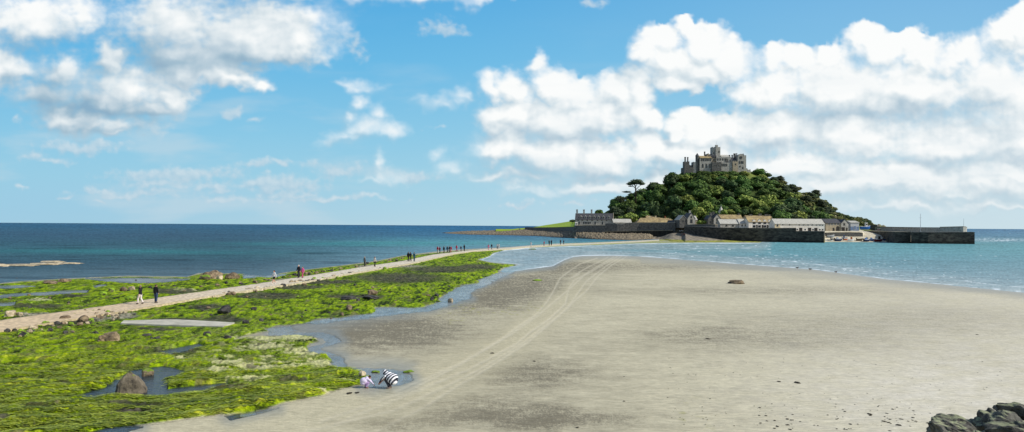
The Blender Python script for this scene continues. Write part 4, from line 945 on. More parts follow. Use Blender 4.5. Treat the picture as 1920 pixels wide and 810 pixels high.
# white spire roof
h = House('chapel_bellcote', 'white pointed turret roof poking out of the trees', 'turret', 1350, 1358, 402, 500, 3, yaw=.4)
s_ = h.w * .45
MB().box(-s_ * .7, s_ * .7, 0, s_ * 1.4, -6, h.h(397)).build('wall', MT['white'], h.o)
MB().add([(-s_, -.3, h.h(398)), (s_, -.3, h.h(398)), (s_, s_ * 2 - .3, h.h(398)), (-s_, s_ * 2 - .3, h.h(398)), (0, s_ - .3, h.h(386))], [(0, 1, 4), (1, 2, 4), (2, 3, 4), (3, 0, 4), (3, 2, 1, 0)]).build('spire', MT['paleslate'], h.o)
MB().cyl(0, s_ - .3, h.h(387), h.h(383.5), .12, .05).build('finial', MT['metal'], h.o)

# ------------------------------------------------------------------ walls, quays
def wall_strip(name, label, cat, pts, thick, mat, zbase=-2.0, coping=None, group=None, tide=None):
    """pts: (px, D, top py); a wall with its face along the points, thickness away from the camera"""
    o = empty(name, at_d(pts[0][0], 440, pts[0][1]) * 1.0, 0, label, cat, group); o.location.z = 0
    ox, oy = o.location.x, o.location.y
    F = [at_d(p[0], p[2], p[1]) for p in pts]; n = len(F)
    def strip(off0, off1, z0, dz, top=None):
        v = []; f = []
        for i, q in enumerate(F):
            a = F[max(i - 1, 0)]; b = F[min(i + 1, n - 1)]; d = (b - a); d.z = 0; d.normalize(); nn = Vector((-d.y, d.x, 0))
            if nn.y < 0: nn = -nn
            p0 = q + nn * off0; p1 = q + nn * off1; zt = q.z + dz if top is None else top
            zb = z0 if not callable(z0) else z0(q)
            v += [(p0.x - ox, p0.y - oy, zb), (p1.x - ox, p1.y - oy, zb), (p1.x - ox, p1.y - oy, zt), (p0.x - ox, p0.y - oy, zt)]
        for i in range(n - 1):
            a = i * 4; b = a + 4
            f += [(a, b, b + 3, a + 3), (a + 3, b + 3, b + 2, a + 2), (a + 2, b + 2, b + 1, a + 1), (a + 1, b + 1, b, a)]
        f += [(0, 3, 2, 1), (4 * n - 4, 4 * n - 3, 4 * n - 2, 4 * n - 1)]
        return MB().add(v, f)
    strip(0, thick, zbase, -.32).build('masonry', MT[mat], o)
    strip(-.12, thick + .12, lambda q: q.z - .30, 0).build('coping', MT[coping or 'coping'], o)
    if tide: strip(-.06, .3, zbase, 0, tide).build('tide_band', MT['tide'], o)
    return o
wall_strip('garden_wall', 'low dark stone wall curving round the green lawn', 'wall', [(984, 711, 426.2), (990, 703, 426.0), (1000, 691, 426.3), (1030, 641, 426.3), (1060, 581, 425.9), (1077, 540, 425.2)], 2.2, 'dark', coping='dark')
wall_strip('terrace_wall', 'dark sea wall below the dormered terrace', 'wall', [(1077, 518, 422.6), (1100, 515, 422.2), (1134.6, 510, 422.4)], 2.2, 'dark')
wall_strip('sea_wall', 'tall grey sea wall under the lichened roof', 'wall', [(1134.7, 510, 418.6), (1153, 508, 418.0), (1157, 507.5, 419.6), (1168, 507, 419.8), (1172, 507, 417.8), (1200, 506, 417.6), (1266.5, 498, 416.6)], 2.2, 'dark', coping='granite')
wall_strip('wall_footing', 'black ledge of stone along the foot of the sea wall', 'ledge', [(1134, 507, 433.4), (1180, 504, 432.8), (1262, 495, 431.5)], 2.0, 'tide', coping='coping')
wall_strip('harbour_wall', 'long dark harbour wall curving out from the slipway', 'wall', [(1283, 478, 423.6), (1300, 466, 424.3), (1320, 452, 424.9), (1350, 440, 426.6), (1380, 434, 427.0), (1420, 428, 427.2), (1455, 424, 427.3), (1492.5, 420, 427.0)], 5.0, 'wet', coping='dark', tide=.9)
wall_strip('upper_quay_wall', 'short upper wall set back above the left end of the harbour wall', 'wall', [(1284, 484, 421.2), (1300, 474, 420.6), (1325, 462, 420.0), (1341, 456, 420.4)], 2.2, 'dark', coping='coping')
wall_strip('west_pier', 'dark square ended pier at the left side of the harbour mouth', 'pier', [(1492.6, 420, 433.1), (1515, 416, 433.1), (1545, 412.5, 433.3)], 14.0, 'wet', coping='dark', tide=1.1)
wall_strip('slip_wall', 'broken low dark wall across the sand below the boathouse', 'wall', [(1548, 452.2, 436.0), (1565, 452.2, 435.4), (1590, 452.2, 435.2), (1612, 452.2, 435.6), (1618, 452.2, 437.0)], 2.2, 'dark', zbase=.5)
wall_strip('east_pier', 'big dark pier block at the right side of the harbour mouth', 'pier', [(1708, 412, 435.0), (1740, 408, 435.0), (1790, 406, 434.9), (1827.5, 404, 434.8)], 16.0, 'wet', coping='dark', tide=1.3)
wall_strip('east_quay', 'dark quay side running from the beach to the big pier block', 'quay', [(1642, 500, 432.4), (1665, 470, 433.4), (1690, 440, 433.8), (1707.8, 416, 434.4)], 8.0, 'wet', coping='coping', tide=.8)
wall_strip('pier_parapet', 'long low parapet wall standing along the back of the pier', 'wall', [(1646, 512, 424.6), (1680, 480, 425.4), (1720, 458, 426.0), (1762, 440, 426.3)], 1.8, 'granite', coping='dark')
wall_strip('pier_head_parapet', 'taller rounded parapet at the far end of the pier', 'wall', [(1762.2, 440, 425.2), (1790, 433, 424.6), (1806, 430, 424.2), (1811, 431, 424.8), (1813, 434, 426)], 2.2, 'granite', coping='coping')
wall_strip('pier_root_wall', 'short dark wall block left of the long pier parapet', 'wall', [(1627, 520, 421.2), (1644.5, 514, 421.0)], 3.0, 'dark', coping='dark')
def pole(name, label, px, base, top, D, r=.12, mat='metal', cat='mast', arm=None):
    p = at_d(px, base, D); hh = at_d(px, top, D).z - p.z
    o = empty(name, p, 0, label, cat)
    MB().cyl(0, 0, 0, hh, r, r * .5, 8).build('pole', MT[mat], o)
    if arm: MB().box(-arm, arm, -.05, .05, hh * .8, hh * .8 + .1).build('crossbar', MT[mat], o)
    MB().cyl(0, 0, -.3, .3, r * 2.5, r * 2).build('base', MT['dark'], o)
    return o
pole('mast', 'tall thin mast standing behind the quay, highest of the poles', 1726, 440, 400.5, 430, .16, arm=.8)
pole('mast', 'short thin pole at the right end of the pier parapet', 1807, 426, 409.5, 432, .10, cat='pole')
# ------------------------------------------------------------------ castle on the summit
def build_castle():
    D = 596.0; s = D / FP
    cx0, cy0 = 1240.0, 260.0
    def PXc(u): return cx0 + u / 9.6
    def PYc(v): return cy0 + v / 9.6
    pc = 1340.0; base = at_d(pc, 316, D)
    o = empty('castle', base, 0, 'grey granite castle with a square tower crowning the wooded hill', 'castle')
    X = lambda u: (PXc(u) - pc) * s
    Zc = lambda v: at_d(pc, PYc(v), D).z - base.z
    def block(u0, u1, vt, vb, y0, y1, mat='granite', name='wall', batt=False, rot=0, low=5):
        mb = MB().box(X(u0), X(u1), y0, y1, Zc(vb) - low, Zc(vt))
        ob = mb.build(name, MT[mat], o)
        if batt:
            b = MB(); w = .6; z = Zc(vt) + .002; n = max(2, int((X(u1) - X(u0)) / (2 * w)))
            st = (X(u1) - X(u0) - w) / (n - 1 if n > 1 else 1)
            for yy in ((y0, y0 + .5), (y1 - .5, y1)):
                for i in range(n): b.box(X(u0) + i * st, X(u0) + i * st + w, yy[0], yy[1], z, z + .42)
            m = max(2, int((y1 - y0) / (2 * w))); st2 = (y1 - y0 - 1 - 2.2 * w) / max(m - 1, 1)
            for xx in ((X(u0), X(u0) + .5), (X(u1) - .5, X(u1))):
                for i in range(m): b.box(xx[0], xx[1], y0 + .5 + w * .6 + i * st2, y0 + .5 + w * 1.6 + i * st2, z, z + .42)
            b.build('battlements', MT[mat], ob)
        return ob
    def win(u, v, w, hgt, y, arch=True, frame='stoneframe'):
        f = MB(); x = X(u); z = Zc(v)
        def ol(w, h, z): return [(x - w / 2, z), (x + w / 2, z), (x + w / 2, z + h - w / 2), (x + w * .3, z + h - w * .15), (x, z + h), (x - w * .3, z + h - w * .15), (x - w / 2, z + h - w / 2)] if arch else [(x - w / 2, z), (x + w / 2, z), (x + w / 2, z + h), (x - w / 2, z + h)]
        fo = f.prism_y(ol(w + .35, hgt + .35, z - .17), y - .08, y + .1).build('window', MT[frame], o)
        MB().prism_y(ol(w, hgt, z), y - .13, y - .03).build('pane', MT['glass'], fo)
    def chim(u, vt, vb, y, w=1.0, mat='granite'):
        MB().box(X(u) - w / 2, X(u) + w / 2, y, y + w, Zc(vb), Zc(vt)).box(X(u) - w / 2 - .15, X(u) + w / 2 + .15, y - .15, y + w + .15, Zc(vt) - .5, Zc(vt) - .2).build('chimney', MT[mat], o)
    def roofx(u0, u1, ve, vr, y0, y1, mat='slate'):
        ym = (y0 + y1) / 2; e = Zc(ve); r = Zc(vr)
        MB().prism_x([(y0 - .2, e), (ym, r), (y1 + .2, e), (y1 + .2, e - .3), (y0 - .2, e - .3)], X(u0), X(u1)).build('roof', MT[mat], o)
    # west lodge with two tall chimneys
    block(405, 495, 425, 500, -2, 4, 'dark', batt=True); chim(430, 332, 430, 0, 1.0, 'dark'); chim(487, 330, 430, 2, .9, 'dark')
    block(495, 572, 482, 520, -1, 1, 'dark', batt=True)
    block(570, 622, 430, 530, -2, 6, 'granite', batt=True)
    # stair turret with a pointed roof
    MB().cyl(X(640), -1, Zc(540) - 5, Zc(318), 1.5, 1.45, 8).build('turret', MT['dark'], o)
    MB().cyl(X(640), -1, Zc(318), Zc(262), 1.75, .05, 8).build('turret_roof', MT['slate'], o)
    # map room wing: arcade below, windows above
    block(672, 690, 350, 545, -3.2, 7, 'granite')
    block(690, 885, 352, 548, -3, 7, 'granite')
    roofx(676, 890, 350, 306, -3.2, 7.2, 'lichen')
    for u in (728, 793, 855): win(u, 528, 1.15, 3.1, -3)
    for u in (708, 745, 785, 822, 862): win(u, 408, 1.0, 1.8, -3, False)
    chim(793, 228, 320, 2, .9, 'dark')
    # church: steep gable and dark roof
    g0, g1 = X(822), X(872); 
    MB().prism_y([(X(815), Zc(430) - 5), (X(985), Zc(430) - 5), (X(985), Zc(345)), (X(845), Zc(268)), (X(818), Zc(300))], .5, 9).build('wall', MT['warm'], o)
    MB().prism_y([(X(812), Zc(302)), (X(845), Zc(264)), (X(852), Zc(264)), (X(852), Zc(280)), (X(845), Zc(278)), (X(820), Zc(310))], .2, 9.3).build('gable_coping', MT['coping'], o)
    roofx(845, 990, 300, 268, .6, 9, 'slate')
    MB().prism_x([(.2, Zc(308)), (4.8, Zc(270)), (9.4, Zc(308)), (9.4, Zc(345)), (.2, Zc(345))], X(852), X(988)).build('nave_roof', MT['slate'], o)
    win(900, 375, 1.3, 1.9, .5); win(950, 400, 1.0, 1.8, .5)
    # central tower with its corner turret
    block(930, 1075, 152, 330, 2, 8.6, 'granite', 'tower', batt=True, low=12)
    block(985, 1026, 118, 330, 1.2, 3.4, 'granite', 'stair_turret', batt=True, low=12)
    win(1050, 245, .8, 1.5, 2); win(955, 270, .8, 1.5, 2)
    MB().cyl(X(1003), 2.3, Zc(118), Zc(45), .09, .05, 6).build('flagpole', MT['metal'], o)
    # north side: long body
    block(985, 1245, 326, 510, -1, 8, 'granite')
    roofx(1078, 1225, 322, 280, 0, 8.5, 'paleslate')
    for u in (1012, 1055, 1100, 1145): win(u, 392, .9, 1.6, -1, False)
    block(1150, 1195, 360, 430, -1.4, 0, 'dark', 'bay', low=0)
    # lower bastion
    block(885, 1050, 438, 510, -5, 0, 'dark', batt=True); block(1050, 1250, 436, 520, -3.6, 0, 'granite')
    for u in (1058, 1090, 1120, 1150): win(u, 500, 1.0, 2.0, -3.6)
    for u in (925, 965, 1005): win(u, 500, .7, 1.3, -5)
    chim(1242, 286, 340, 2, .9, 'dark'); chim(1291, 284, 345, 2, .9, 'dark'); chim(1330, 260, 345, 1, 1.5, 'dark'); chim(1378, 252, 320, 3, .6, 'dark'); chim(1205, 292, 330, 4, .6, 'dark')
    # east wing with dark roof, rounded gable and rose window
    block(1240, 1362, 385, 520, -2, 7, 'granite'); roofx(1236, 1366, 385, 332, -2, 7, 'slate')
    block(1256, 1350, 420, 530, -4.4, -2.2, 'warm', batt=True); win(1308, 480, .8, 1.3, -4.4); 
    mb = MB(); pts = [(X(1348), Zc(600) - 6), (X(1462), Zc(600) - 6), (X(1462), Zc(330))]
    for k in range(7):
        a = math.pi * k / 6; pts.append((X(1405) + (X(1455) - X(1405)) * math.cos(a), Zc(335) + (Zc(276) - Zc(335)) * math.sin(a)))
    pts.append((X(1348), Zc(345)))
    mb.prism_y(pts, -4, 7).build('wall', MT['granite'], o)
    mb = MB(); ring = []
    n = 14
    rw = MB().prism_y([(X(1405) + 1.35 * math.cos(6.2832 * k / n), Zc(345) + 1.35 * math.sin(6.2832 * k / n)) for k in range(n)], -4.12, -3.9).build('rose_window', MT['coping'], o)
    MB().prism_y([(X(1405) + 1.0 * math.cos(6.2832 * k / n), Zc(345) + 1.0 * math.sin(6.2832 * k / n)) for k in range(n)], -4.2, -4.0).build('pane', MT['glass'], rw)
    for u in (1380, 1415, 1440): win(u, 452, .9, 2.0, -4)
    win(1440, 548, .9, 1.6, -4); win(1390, 520, .8, 1.4, -4)
    block(1463, 1504, 310, 600, -3.4, 6, 'granite', 'turret', batt=True)
    MB().cyl(X(1472), 0, Zc(300), Zc(258), 1.2, .05, 8).build('turret_roof', MT['slate'], o)
    block(1505, 1545, 540, 610, -1, 1.5, 'granite', batt=True, low=8); block(1546, 1602, 560, 615, -1, 1.5, 'granite', batt=True, low=8)
    # terrace plinth keeps the foot of the castle on the rock
    block(400, 1500, 520, 600, -1.9, 9.5, 'dark', 'plinth', low=10)
build_castle()
# ------------------------------------------------------------------ trees
def leafmat(name, a, b, c, rnd=.2):
    m, nt, N, L = newmat(name)
    o = ndn(nt, 'ShaderNodeOutputMaterial'); p = ndn(nt, 'ShaderNodeBsdfPrincipled'); p.inputs['Roughness'].default_value = .7; p.inputs['Specular IOR Level'].default_value = .25
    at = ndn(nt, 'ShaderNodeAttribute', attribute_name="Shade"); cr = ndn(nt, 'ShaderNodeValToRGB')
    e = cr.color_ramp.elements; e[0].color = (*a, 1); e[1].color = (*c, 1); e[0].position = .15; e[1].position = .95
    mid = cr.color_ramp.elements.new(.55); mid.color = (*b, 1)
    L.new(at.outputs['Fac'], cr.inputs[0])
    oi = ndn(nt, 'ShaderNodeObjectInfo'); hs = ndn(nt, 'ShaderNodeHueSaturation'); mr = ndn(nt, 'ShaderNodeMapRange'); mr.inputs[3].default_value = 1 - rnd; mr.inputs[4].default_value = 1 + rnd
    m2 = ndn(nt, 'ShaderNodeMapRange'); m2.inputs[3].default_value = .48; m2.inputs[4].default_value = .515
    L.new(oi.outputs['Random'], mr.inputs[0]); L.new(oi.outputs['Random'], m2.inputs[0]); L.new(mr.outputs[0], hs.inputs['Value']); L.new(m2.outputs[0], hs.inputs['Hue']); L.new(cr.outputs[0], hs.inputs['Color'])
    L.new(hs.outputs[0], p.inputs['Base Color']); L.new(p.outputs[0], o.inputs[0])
    return m
def crown_mesh(name, lobes, n_leaf, leaf, rng, flat=1.0):
    """lobes: (x, y, z, rx, ry, rz); leaf-clump faces spread over and inside the lobes plus a dark ragged core"""
    V = []; F = []; S = []
    vol = np.array([l[3] * l[4] + l[5] * l[3] for l in lobes]); vol = vol / vol.sum()
    for l, q in zip(lobes, vol):
        k = int(n_leaf * q)
        d = rng.normal(size=(k, 3)); d /= np.linalg.norm(d, axis=1)[:, None]
        d[:, 2] = np.where(d[:, 2] < -.35, -d[:, 2], d[:, 2])
        r = rng.uniform(.78, 1.1, k) ** .8
        lump = 1 + .2 * np.sin(d[:, 0] * 7 + l[0]) * np.sin(d[:, 1] * 6 + l[1]) + .12 * np.sin(d[:, 2] * 9)
        c = np.array(l[:3]) + d * np.array(l[3:6]) * (r * lump)[:, None]
        for i in range(k):
            nrm = d[i] + rng.normal(size=3) * .38; nrm /= np.linalg.norm(nrm)
            a = np.cross(nrm, rng.normal(size=3)); a /= np.linalg.norm(a); b = np.cross(nrm, a)
            s1 = leaf * rng.uniform(.5, 1.2); s2 = s1 * rng.uniform(.5, 1.0) * flat
            n0 = len(V); V += [c[i] - a * s1 - b * s2 * .6, c[i] + a * s1 * .8 - b * s2, c[i] + a * s1 + b * s2 * .7, c[i] - a * s1 * .7 + b * s2]
            F.append((n0, n0 + 1, n0 + 2, n0 + 3)); S.append(np.clip(.5 + .3 * d[i][2] + rng.normal() * .2 + .25 * (r[i] - .95), 0, 1))  # leaf tone painted lighter toward the top, like a sunlit crown
        # core
        mb = MB(); mb.ell((0, 0, 0), (1, 1, 1), 10, 7)
        vv = np.array(mb.v); nz = 1 + .12 * np.sin(vv[:, 0] * 5 + l[0] * 2) * np.cos(vv[:, 1] * 6 + l[2])
        vv = vv * np.array(l[3:6]) * .82 * nz[:, None] + np.array(l[:3]); n0 = len(V)
        V += list(vv); F += [tuple(j + n0 for j in f) for f in mb.f]; S += [.32] * len(mb.f)  # core toned dark to imitate shaded gaps between leaves
    me = bpy.data.meshes.new(name); me.from_pydata([tuple(map(float, v)) for v in V], [], F); me.update()
    at = me.attributes.new("Shade", 'FLOAT', 'FACE'); at.data.foreach_set("value", np.array(S, np.float32))
    return me
rg = np.random.default_rng(11)
def lobes_round(n, R, H):
    out = [(0, 0, H * .55, R * .72, R * .72, H * .42)]
    for i in range(n):
        a = 6.2832 * i / n + rg.uniform(-.3, .3); rr = R * rg.uniform(.45, .7); q = R * rg.uniform(.3, .48)
        out.append((rr * math.cos(a), rr * math.sin(a), H * rg.uniform(.3, .72), q, q, q * rg.uniform(.7, .95)))
    for i in range(3):
        a = rg.uniform(0, 6.28); out.append((R * .3 * math.cos(a), R * .3 * math.sin(a), H * rg.uniform(.75, .88), R * .33, R * .33, R * .26))
    return out
def lobes_pine(R, H):
    out = [(0, 0, H * .62, R * .6, R * .6, H * .24)]
    for i in range(10):
        t = i / 9; rr = R * (1 - .35 * t) * rg.uniform(.75, 1.05); a = i * 2.4 + rg.uniform(-.4, .4)
        out.append((rr * .5 * math.cos(a), rr * .5 * math.sin(a), H * (.22 + .62 * t), rr * .55, rr * .55, H * .10))
    return out
CR = [crown_mesh('broadleaf_crown', lobes_round(7, 5.2, 8.5), 2600, .42, rg) for _ in range(4)]
CP = [crown_mesh('pine_crown', lobes_pine(5.0, 11), 2200, .42, rg, .55) for _ in range(3)]
CS = [crown_mesh('shrub_crown', lobes_round(6, 3.4, 3.6), 800, .42, rg) for _ in range(2)]
def trunk_mesh(h, r):
    mb = MB(); mb.tube([(0, 0, -1.5), (.1, 0, h * .4), (-.1, .1, h)], [r, r * .75, r * .35], 7)
    for a in (.5, 2.6, 4.6): mb.tube([(0, 0, h * .5), (math.cos(a) * h * .18, math.sin(a) * h * .18, h * .72), (math.cos(a) * h * .3, math.sin(a) * h * .3, h * .95)], [r * .45, r * .3, r * .12], 5)
    return mb.mesh('trunk', True)
TRK = trunk_mesh(6.0, .42); TRS = trunk_mesh(2.2, .2)
LM = dict(  # dark stops lifted to imitate distance haze on the hill
    green=leafmat("broad_leaves", lin(40, 60, 30), lin(70, 98, 42), lin(100, 126, 54)),
    dark=leafmat("dark_leaves", lin(32, 48, 32), lin(54, 76, 42), lin(84, 104, 54)),
    pine=leafmat("pine_needles", lin(34, 46, 34), lin(58, 72, 48), lin(88, 98, 62)),
    lime=leafmat("pale_leaves", lin(44, 58, 22), lin(108, 128, 50), lin(160, 172, 84)),
    scrub=leafmat("heath_scrub", lin(34, 40, 22), lin(82, 90, 46), lin(134, 134, 72)))
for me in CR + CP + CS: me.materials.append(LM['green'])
TRK.materials.append(MT['bark']); TRS.materials.append(MT['bark'])
def tree(name, label, cat, group, px, D, z, crown, mat, scale, trunk, czoff=0.0, sz=1.0):
    x = (px - 960) / FP * D
    o = empty(name, (x, D, z), random.uniform(0, 6.28), label, cat, group)
    o.scale = (scale, scale, scale * sz)
    t = link('trunk', trunk, None, o)
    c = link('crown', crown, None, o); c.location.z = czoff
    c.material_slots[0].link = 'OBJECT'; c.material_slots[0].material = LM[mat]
    return o
placed = []
def scatter_trees():
    # zones: frame column range, t range up the slope, kind
    cand = []
    tries = 0
    while len(placed) < 205 and tries < 14000:
        tries += 1
        px = random.uniform(1152, 1632); D = random.uniform(470, 604)
        df = float(itp(DF, px)); 
        if D < df + 4: continue
        t = (D - df) / (DR - df)
        if t > 1.03: continue
        if px > 1262 and px < 1420 and t > .93: continue           # castle terrace
        if px > 1275 and px < 1410 and D > 584: continue
        x = (px - 960) / FP * D
        # right shoulder is open rock, heath and scattered shrubs
        right = px > 1430 + (1 - t) * 120
        if px > 1590 and t < .35: continue
        R = 3.3 if right and random.random() < .55 else random.uniform(4.6, 7.6)
        if px > 1560: R = 2.6
        sp = R * (.98 if not right else 1.05)
        if any((x - a) ** 2 + (D - b) ** 2 < (sp + c) ** 2 * .62 for a, b, c in placed): continue
        placed.append((x, D, R))
        z = float(island_z(px, D)) - .6; q_ = R / 5.0
        u = random.random()
        if R < 4:
            tree('shrub', 'low rounded shrub on the open right shoulder of the hill', 'shrub', 'shrubs on the open right shoulder', px, D, z, random.choice(CS), 'scrub' if u < .6 else 'dark', random.uniform(.8, 1.15) * R / 3.3, TRS, .2)
        elif right:
            tree('pine_tree', 'dark wind-bent pine on the right slope of the hill', 'pine tree', 'pines on the right slope', px, D, z, random.choice(CP), 'pine', random.uniform(.78, .92) * q_, TRK, .2, random.uniform(.6, .8) / q_)
        elif px < 1265 and t < .75:
            k = random.choice(('dark', 'green', 'pine'))
            if k == 'pine': tree('pine_tree', 'tall dark pine in the wood at the left foot of the hill', 'pine tree', 'pines at the left foot of the hill', px, D, z, random.choice(CP), 'pine', random.uniform(1.0, 1.15) * q_, TRK, 1.0, 1 / q_)
            else: tree('broadleaf_tree', 'large dark leafy tree in the wood at the left foot of the hill', 'tree', 'leafy trees at the left foot of the hill', px, D, z, random.choice(CR), k, random.uniform(1.0, 1.2) * q_, TRK, 1.2, 1.1 / q_ ** .6)
        elif t > .62:
            tree('broadleaf_tree', 'rounded bright green tree high on the slope below the castle', 'tree', 'green trees below the castle', px, D, z, random.choice(CR), 'green' if u < .75 else 'lime', random.uniform(.85, 1.0) * q_, TRK, -.4, .78 / q_)
        else:
            k = 'green' if u < .5 else ('dark' if u < .85 else 'lime')
            tree('broadleaf_tree', 'rounded leafy tree on the middle of the wooded slope', 'tree', 'leafy trees on the middle slope', px, D, z, random.choice(CR), k, random.uniform(.95, 1.15) * q_, TRK, .6, .95 / q_ ** .6)
scatter_trees()
for i in range(30):
    px = 1268 + i * 4.9; D = random.uniform(566, 583)
    tree('shrub', 'low bright green tree directly under the castle walls', 'shrub', 'low trees directly under the castle walls', px, D, float(island_z(px, D)) + .9, random.choice(CR), random.choice(('green', 'green', 'lime')), random.uniform(.42, .62), TRK, .3, .8)
def extra(name, label, px, py_base, D, crown, mat, sc, sz=1.0, cat='shrub', group=None, trunk=None, off=.2):
    z = at_d(px, py_base, D).z
    return tree(name, label, cat, group, px, D, z, crown, mat, sc, trunk or TRS, off, sz)
extra('broadleaf_bush', 'broad pale green bush behind the white roofed shed', 1183, 418, 528, CR[0], 'lime', 1.15, .75, 'bush', trunk=TRS, off=-.5)
extra('broadleaf_bush', 'pale green bush left of the broad one behind the terrace gable', 1165, 417, 532, CR[1], 'lime', .85, .6, 'bush', trunk=TRS, off=-.5)
extra('broadleaf_bush', 'darker green bush right of the broad pale one', 1208, 414, 538, CR[2], 'green', 1.0, .85, 'bush', trunk=TRS, off=-.5)
extra('round_bush', 'round green bush rising behind the ridge of the terrace', 1123, 409, 545, CS[0], 'green', 1.15, 1.3, 'bush')
extra('round_bush', 'small dark bush at the left end of the terrace', 1074, 418, 540, CS[1], 'dark', .8, .7, 'bush')
for px in (1312, 1318, 1325): extra('garden_shrub', 'bright garden shrub between the gabled houses', px, 422, 490, random.choice(CS), 'lime', .8, .9, 'shrub', 'shrubs in the garden between the gabled houses')
for px in (1384, 1396, 1358, 1370, 1420): extra('garden_tree', 'rounded tree just behind the village roofs', px, 405, 496, random.choice(CR), random.choice(('green', 'lime', 'dark')), .62, .8, 'tree', 'trees just behind the village roofs', TRK, 0)
for i in range(26):
    px = 1078 + 76 + i * 8.2
    if px > 1450 or 1258 < px < 1276: continue
    D = float(itp(DF, px)) + 3
    tree('broadleaf_tree', 'leafy tree along the foot of the wooded hill', 'tree', 'trees along the foot of the hill', px, D + random.uniform(0, 9), float(itp(VZ, px)) - .5, random.choice(CR), random.choice(('green', 'dark', 'dark')), random.uniform(.8, 1.15), TRK, 1.2, random.uniform(.9, 1.2))
for i in range(14):
    px = 1455 + i * 8.5; D = float(itp(DF, px)) + 6 + random.uniform(0, 8)
    tree('pine_tree', 'dark pine behind the harbour buildings', 'pine tree', 'pines behind the harbour buildings', px, D, float(island_z(px, D)) - .5, random.choice(CP), 'pine', random.uniform(.75, .95), TRK, .8, .8)
# the flat topped pine standing clear of the wood
def flat_pine():
    D = 560; b = at_d(1192, 368, D); top = at_d(1192, 338, D).z - b.z; s = D / FP
    KX = 1.25
    o = empty('umbrella_pine', b, 0, 'flat topped pine standing above the wood against the sky', 'pine tree')
    mb = MB(); mb.tube([(0, 0, -6), (0, 0, top * .3), (-.3, 0, top * .62), (-.8, 0, top * .85)], [.5, .42, .32, .15], 8)
    for (x, z, x0, z0) in ((4.2, .78, 0, .4), (-4.0, .8, -.2, .5), (2.0, .88, -.2, .6), (-2.2, .9, -.3, .62), (3.0, .3, 0, .12), (-5.5, .28, 0, .1)):
        mb.tube([(x0, 0, top * z0), (x * .5, .3, top * (z0 * .4 + z * .6)), (x, 0, top * z)], [.25, .18, .08], 6)
    mb.build('trunk', MT['bark'], o, True)
    o.scale = (KX, KX, 1)
    L = [(0, 0, top * .88, 3.8, 4, 1.9), (3.6, .5, top * .78, 2.2, 2.4, 1.2), (-3.6, 0, top * .76, 2.1, 2.2, 1.2), (1.2, -1.5, top * .93, 2.6, 2.5, 1.2), (-2, 1, top * .76, 2.0, 2, .6), (3.6, 0, top * .3, 2.4, 2, .7), (-5.4, 0, top * .26, 2.6, 2, .7), (-3, 0, top * .62, 1.2, 1, .4)]
    link('crown', crown_mesh('umbrella_crown', L, 1500, .4, rg, .6), LM['pine'], o)
flat_pine()
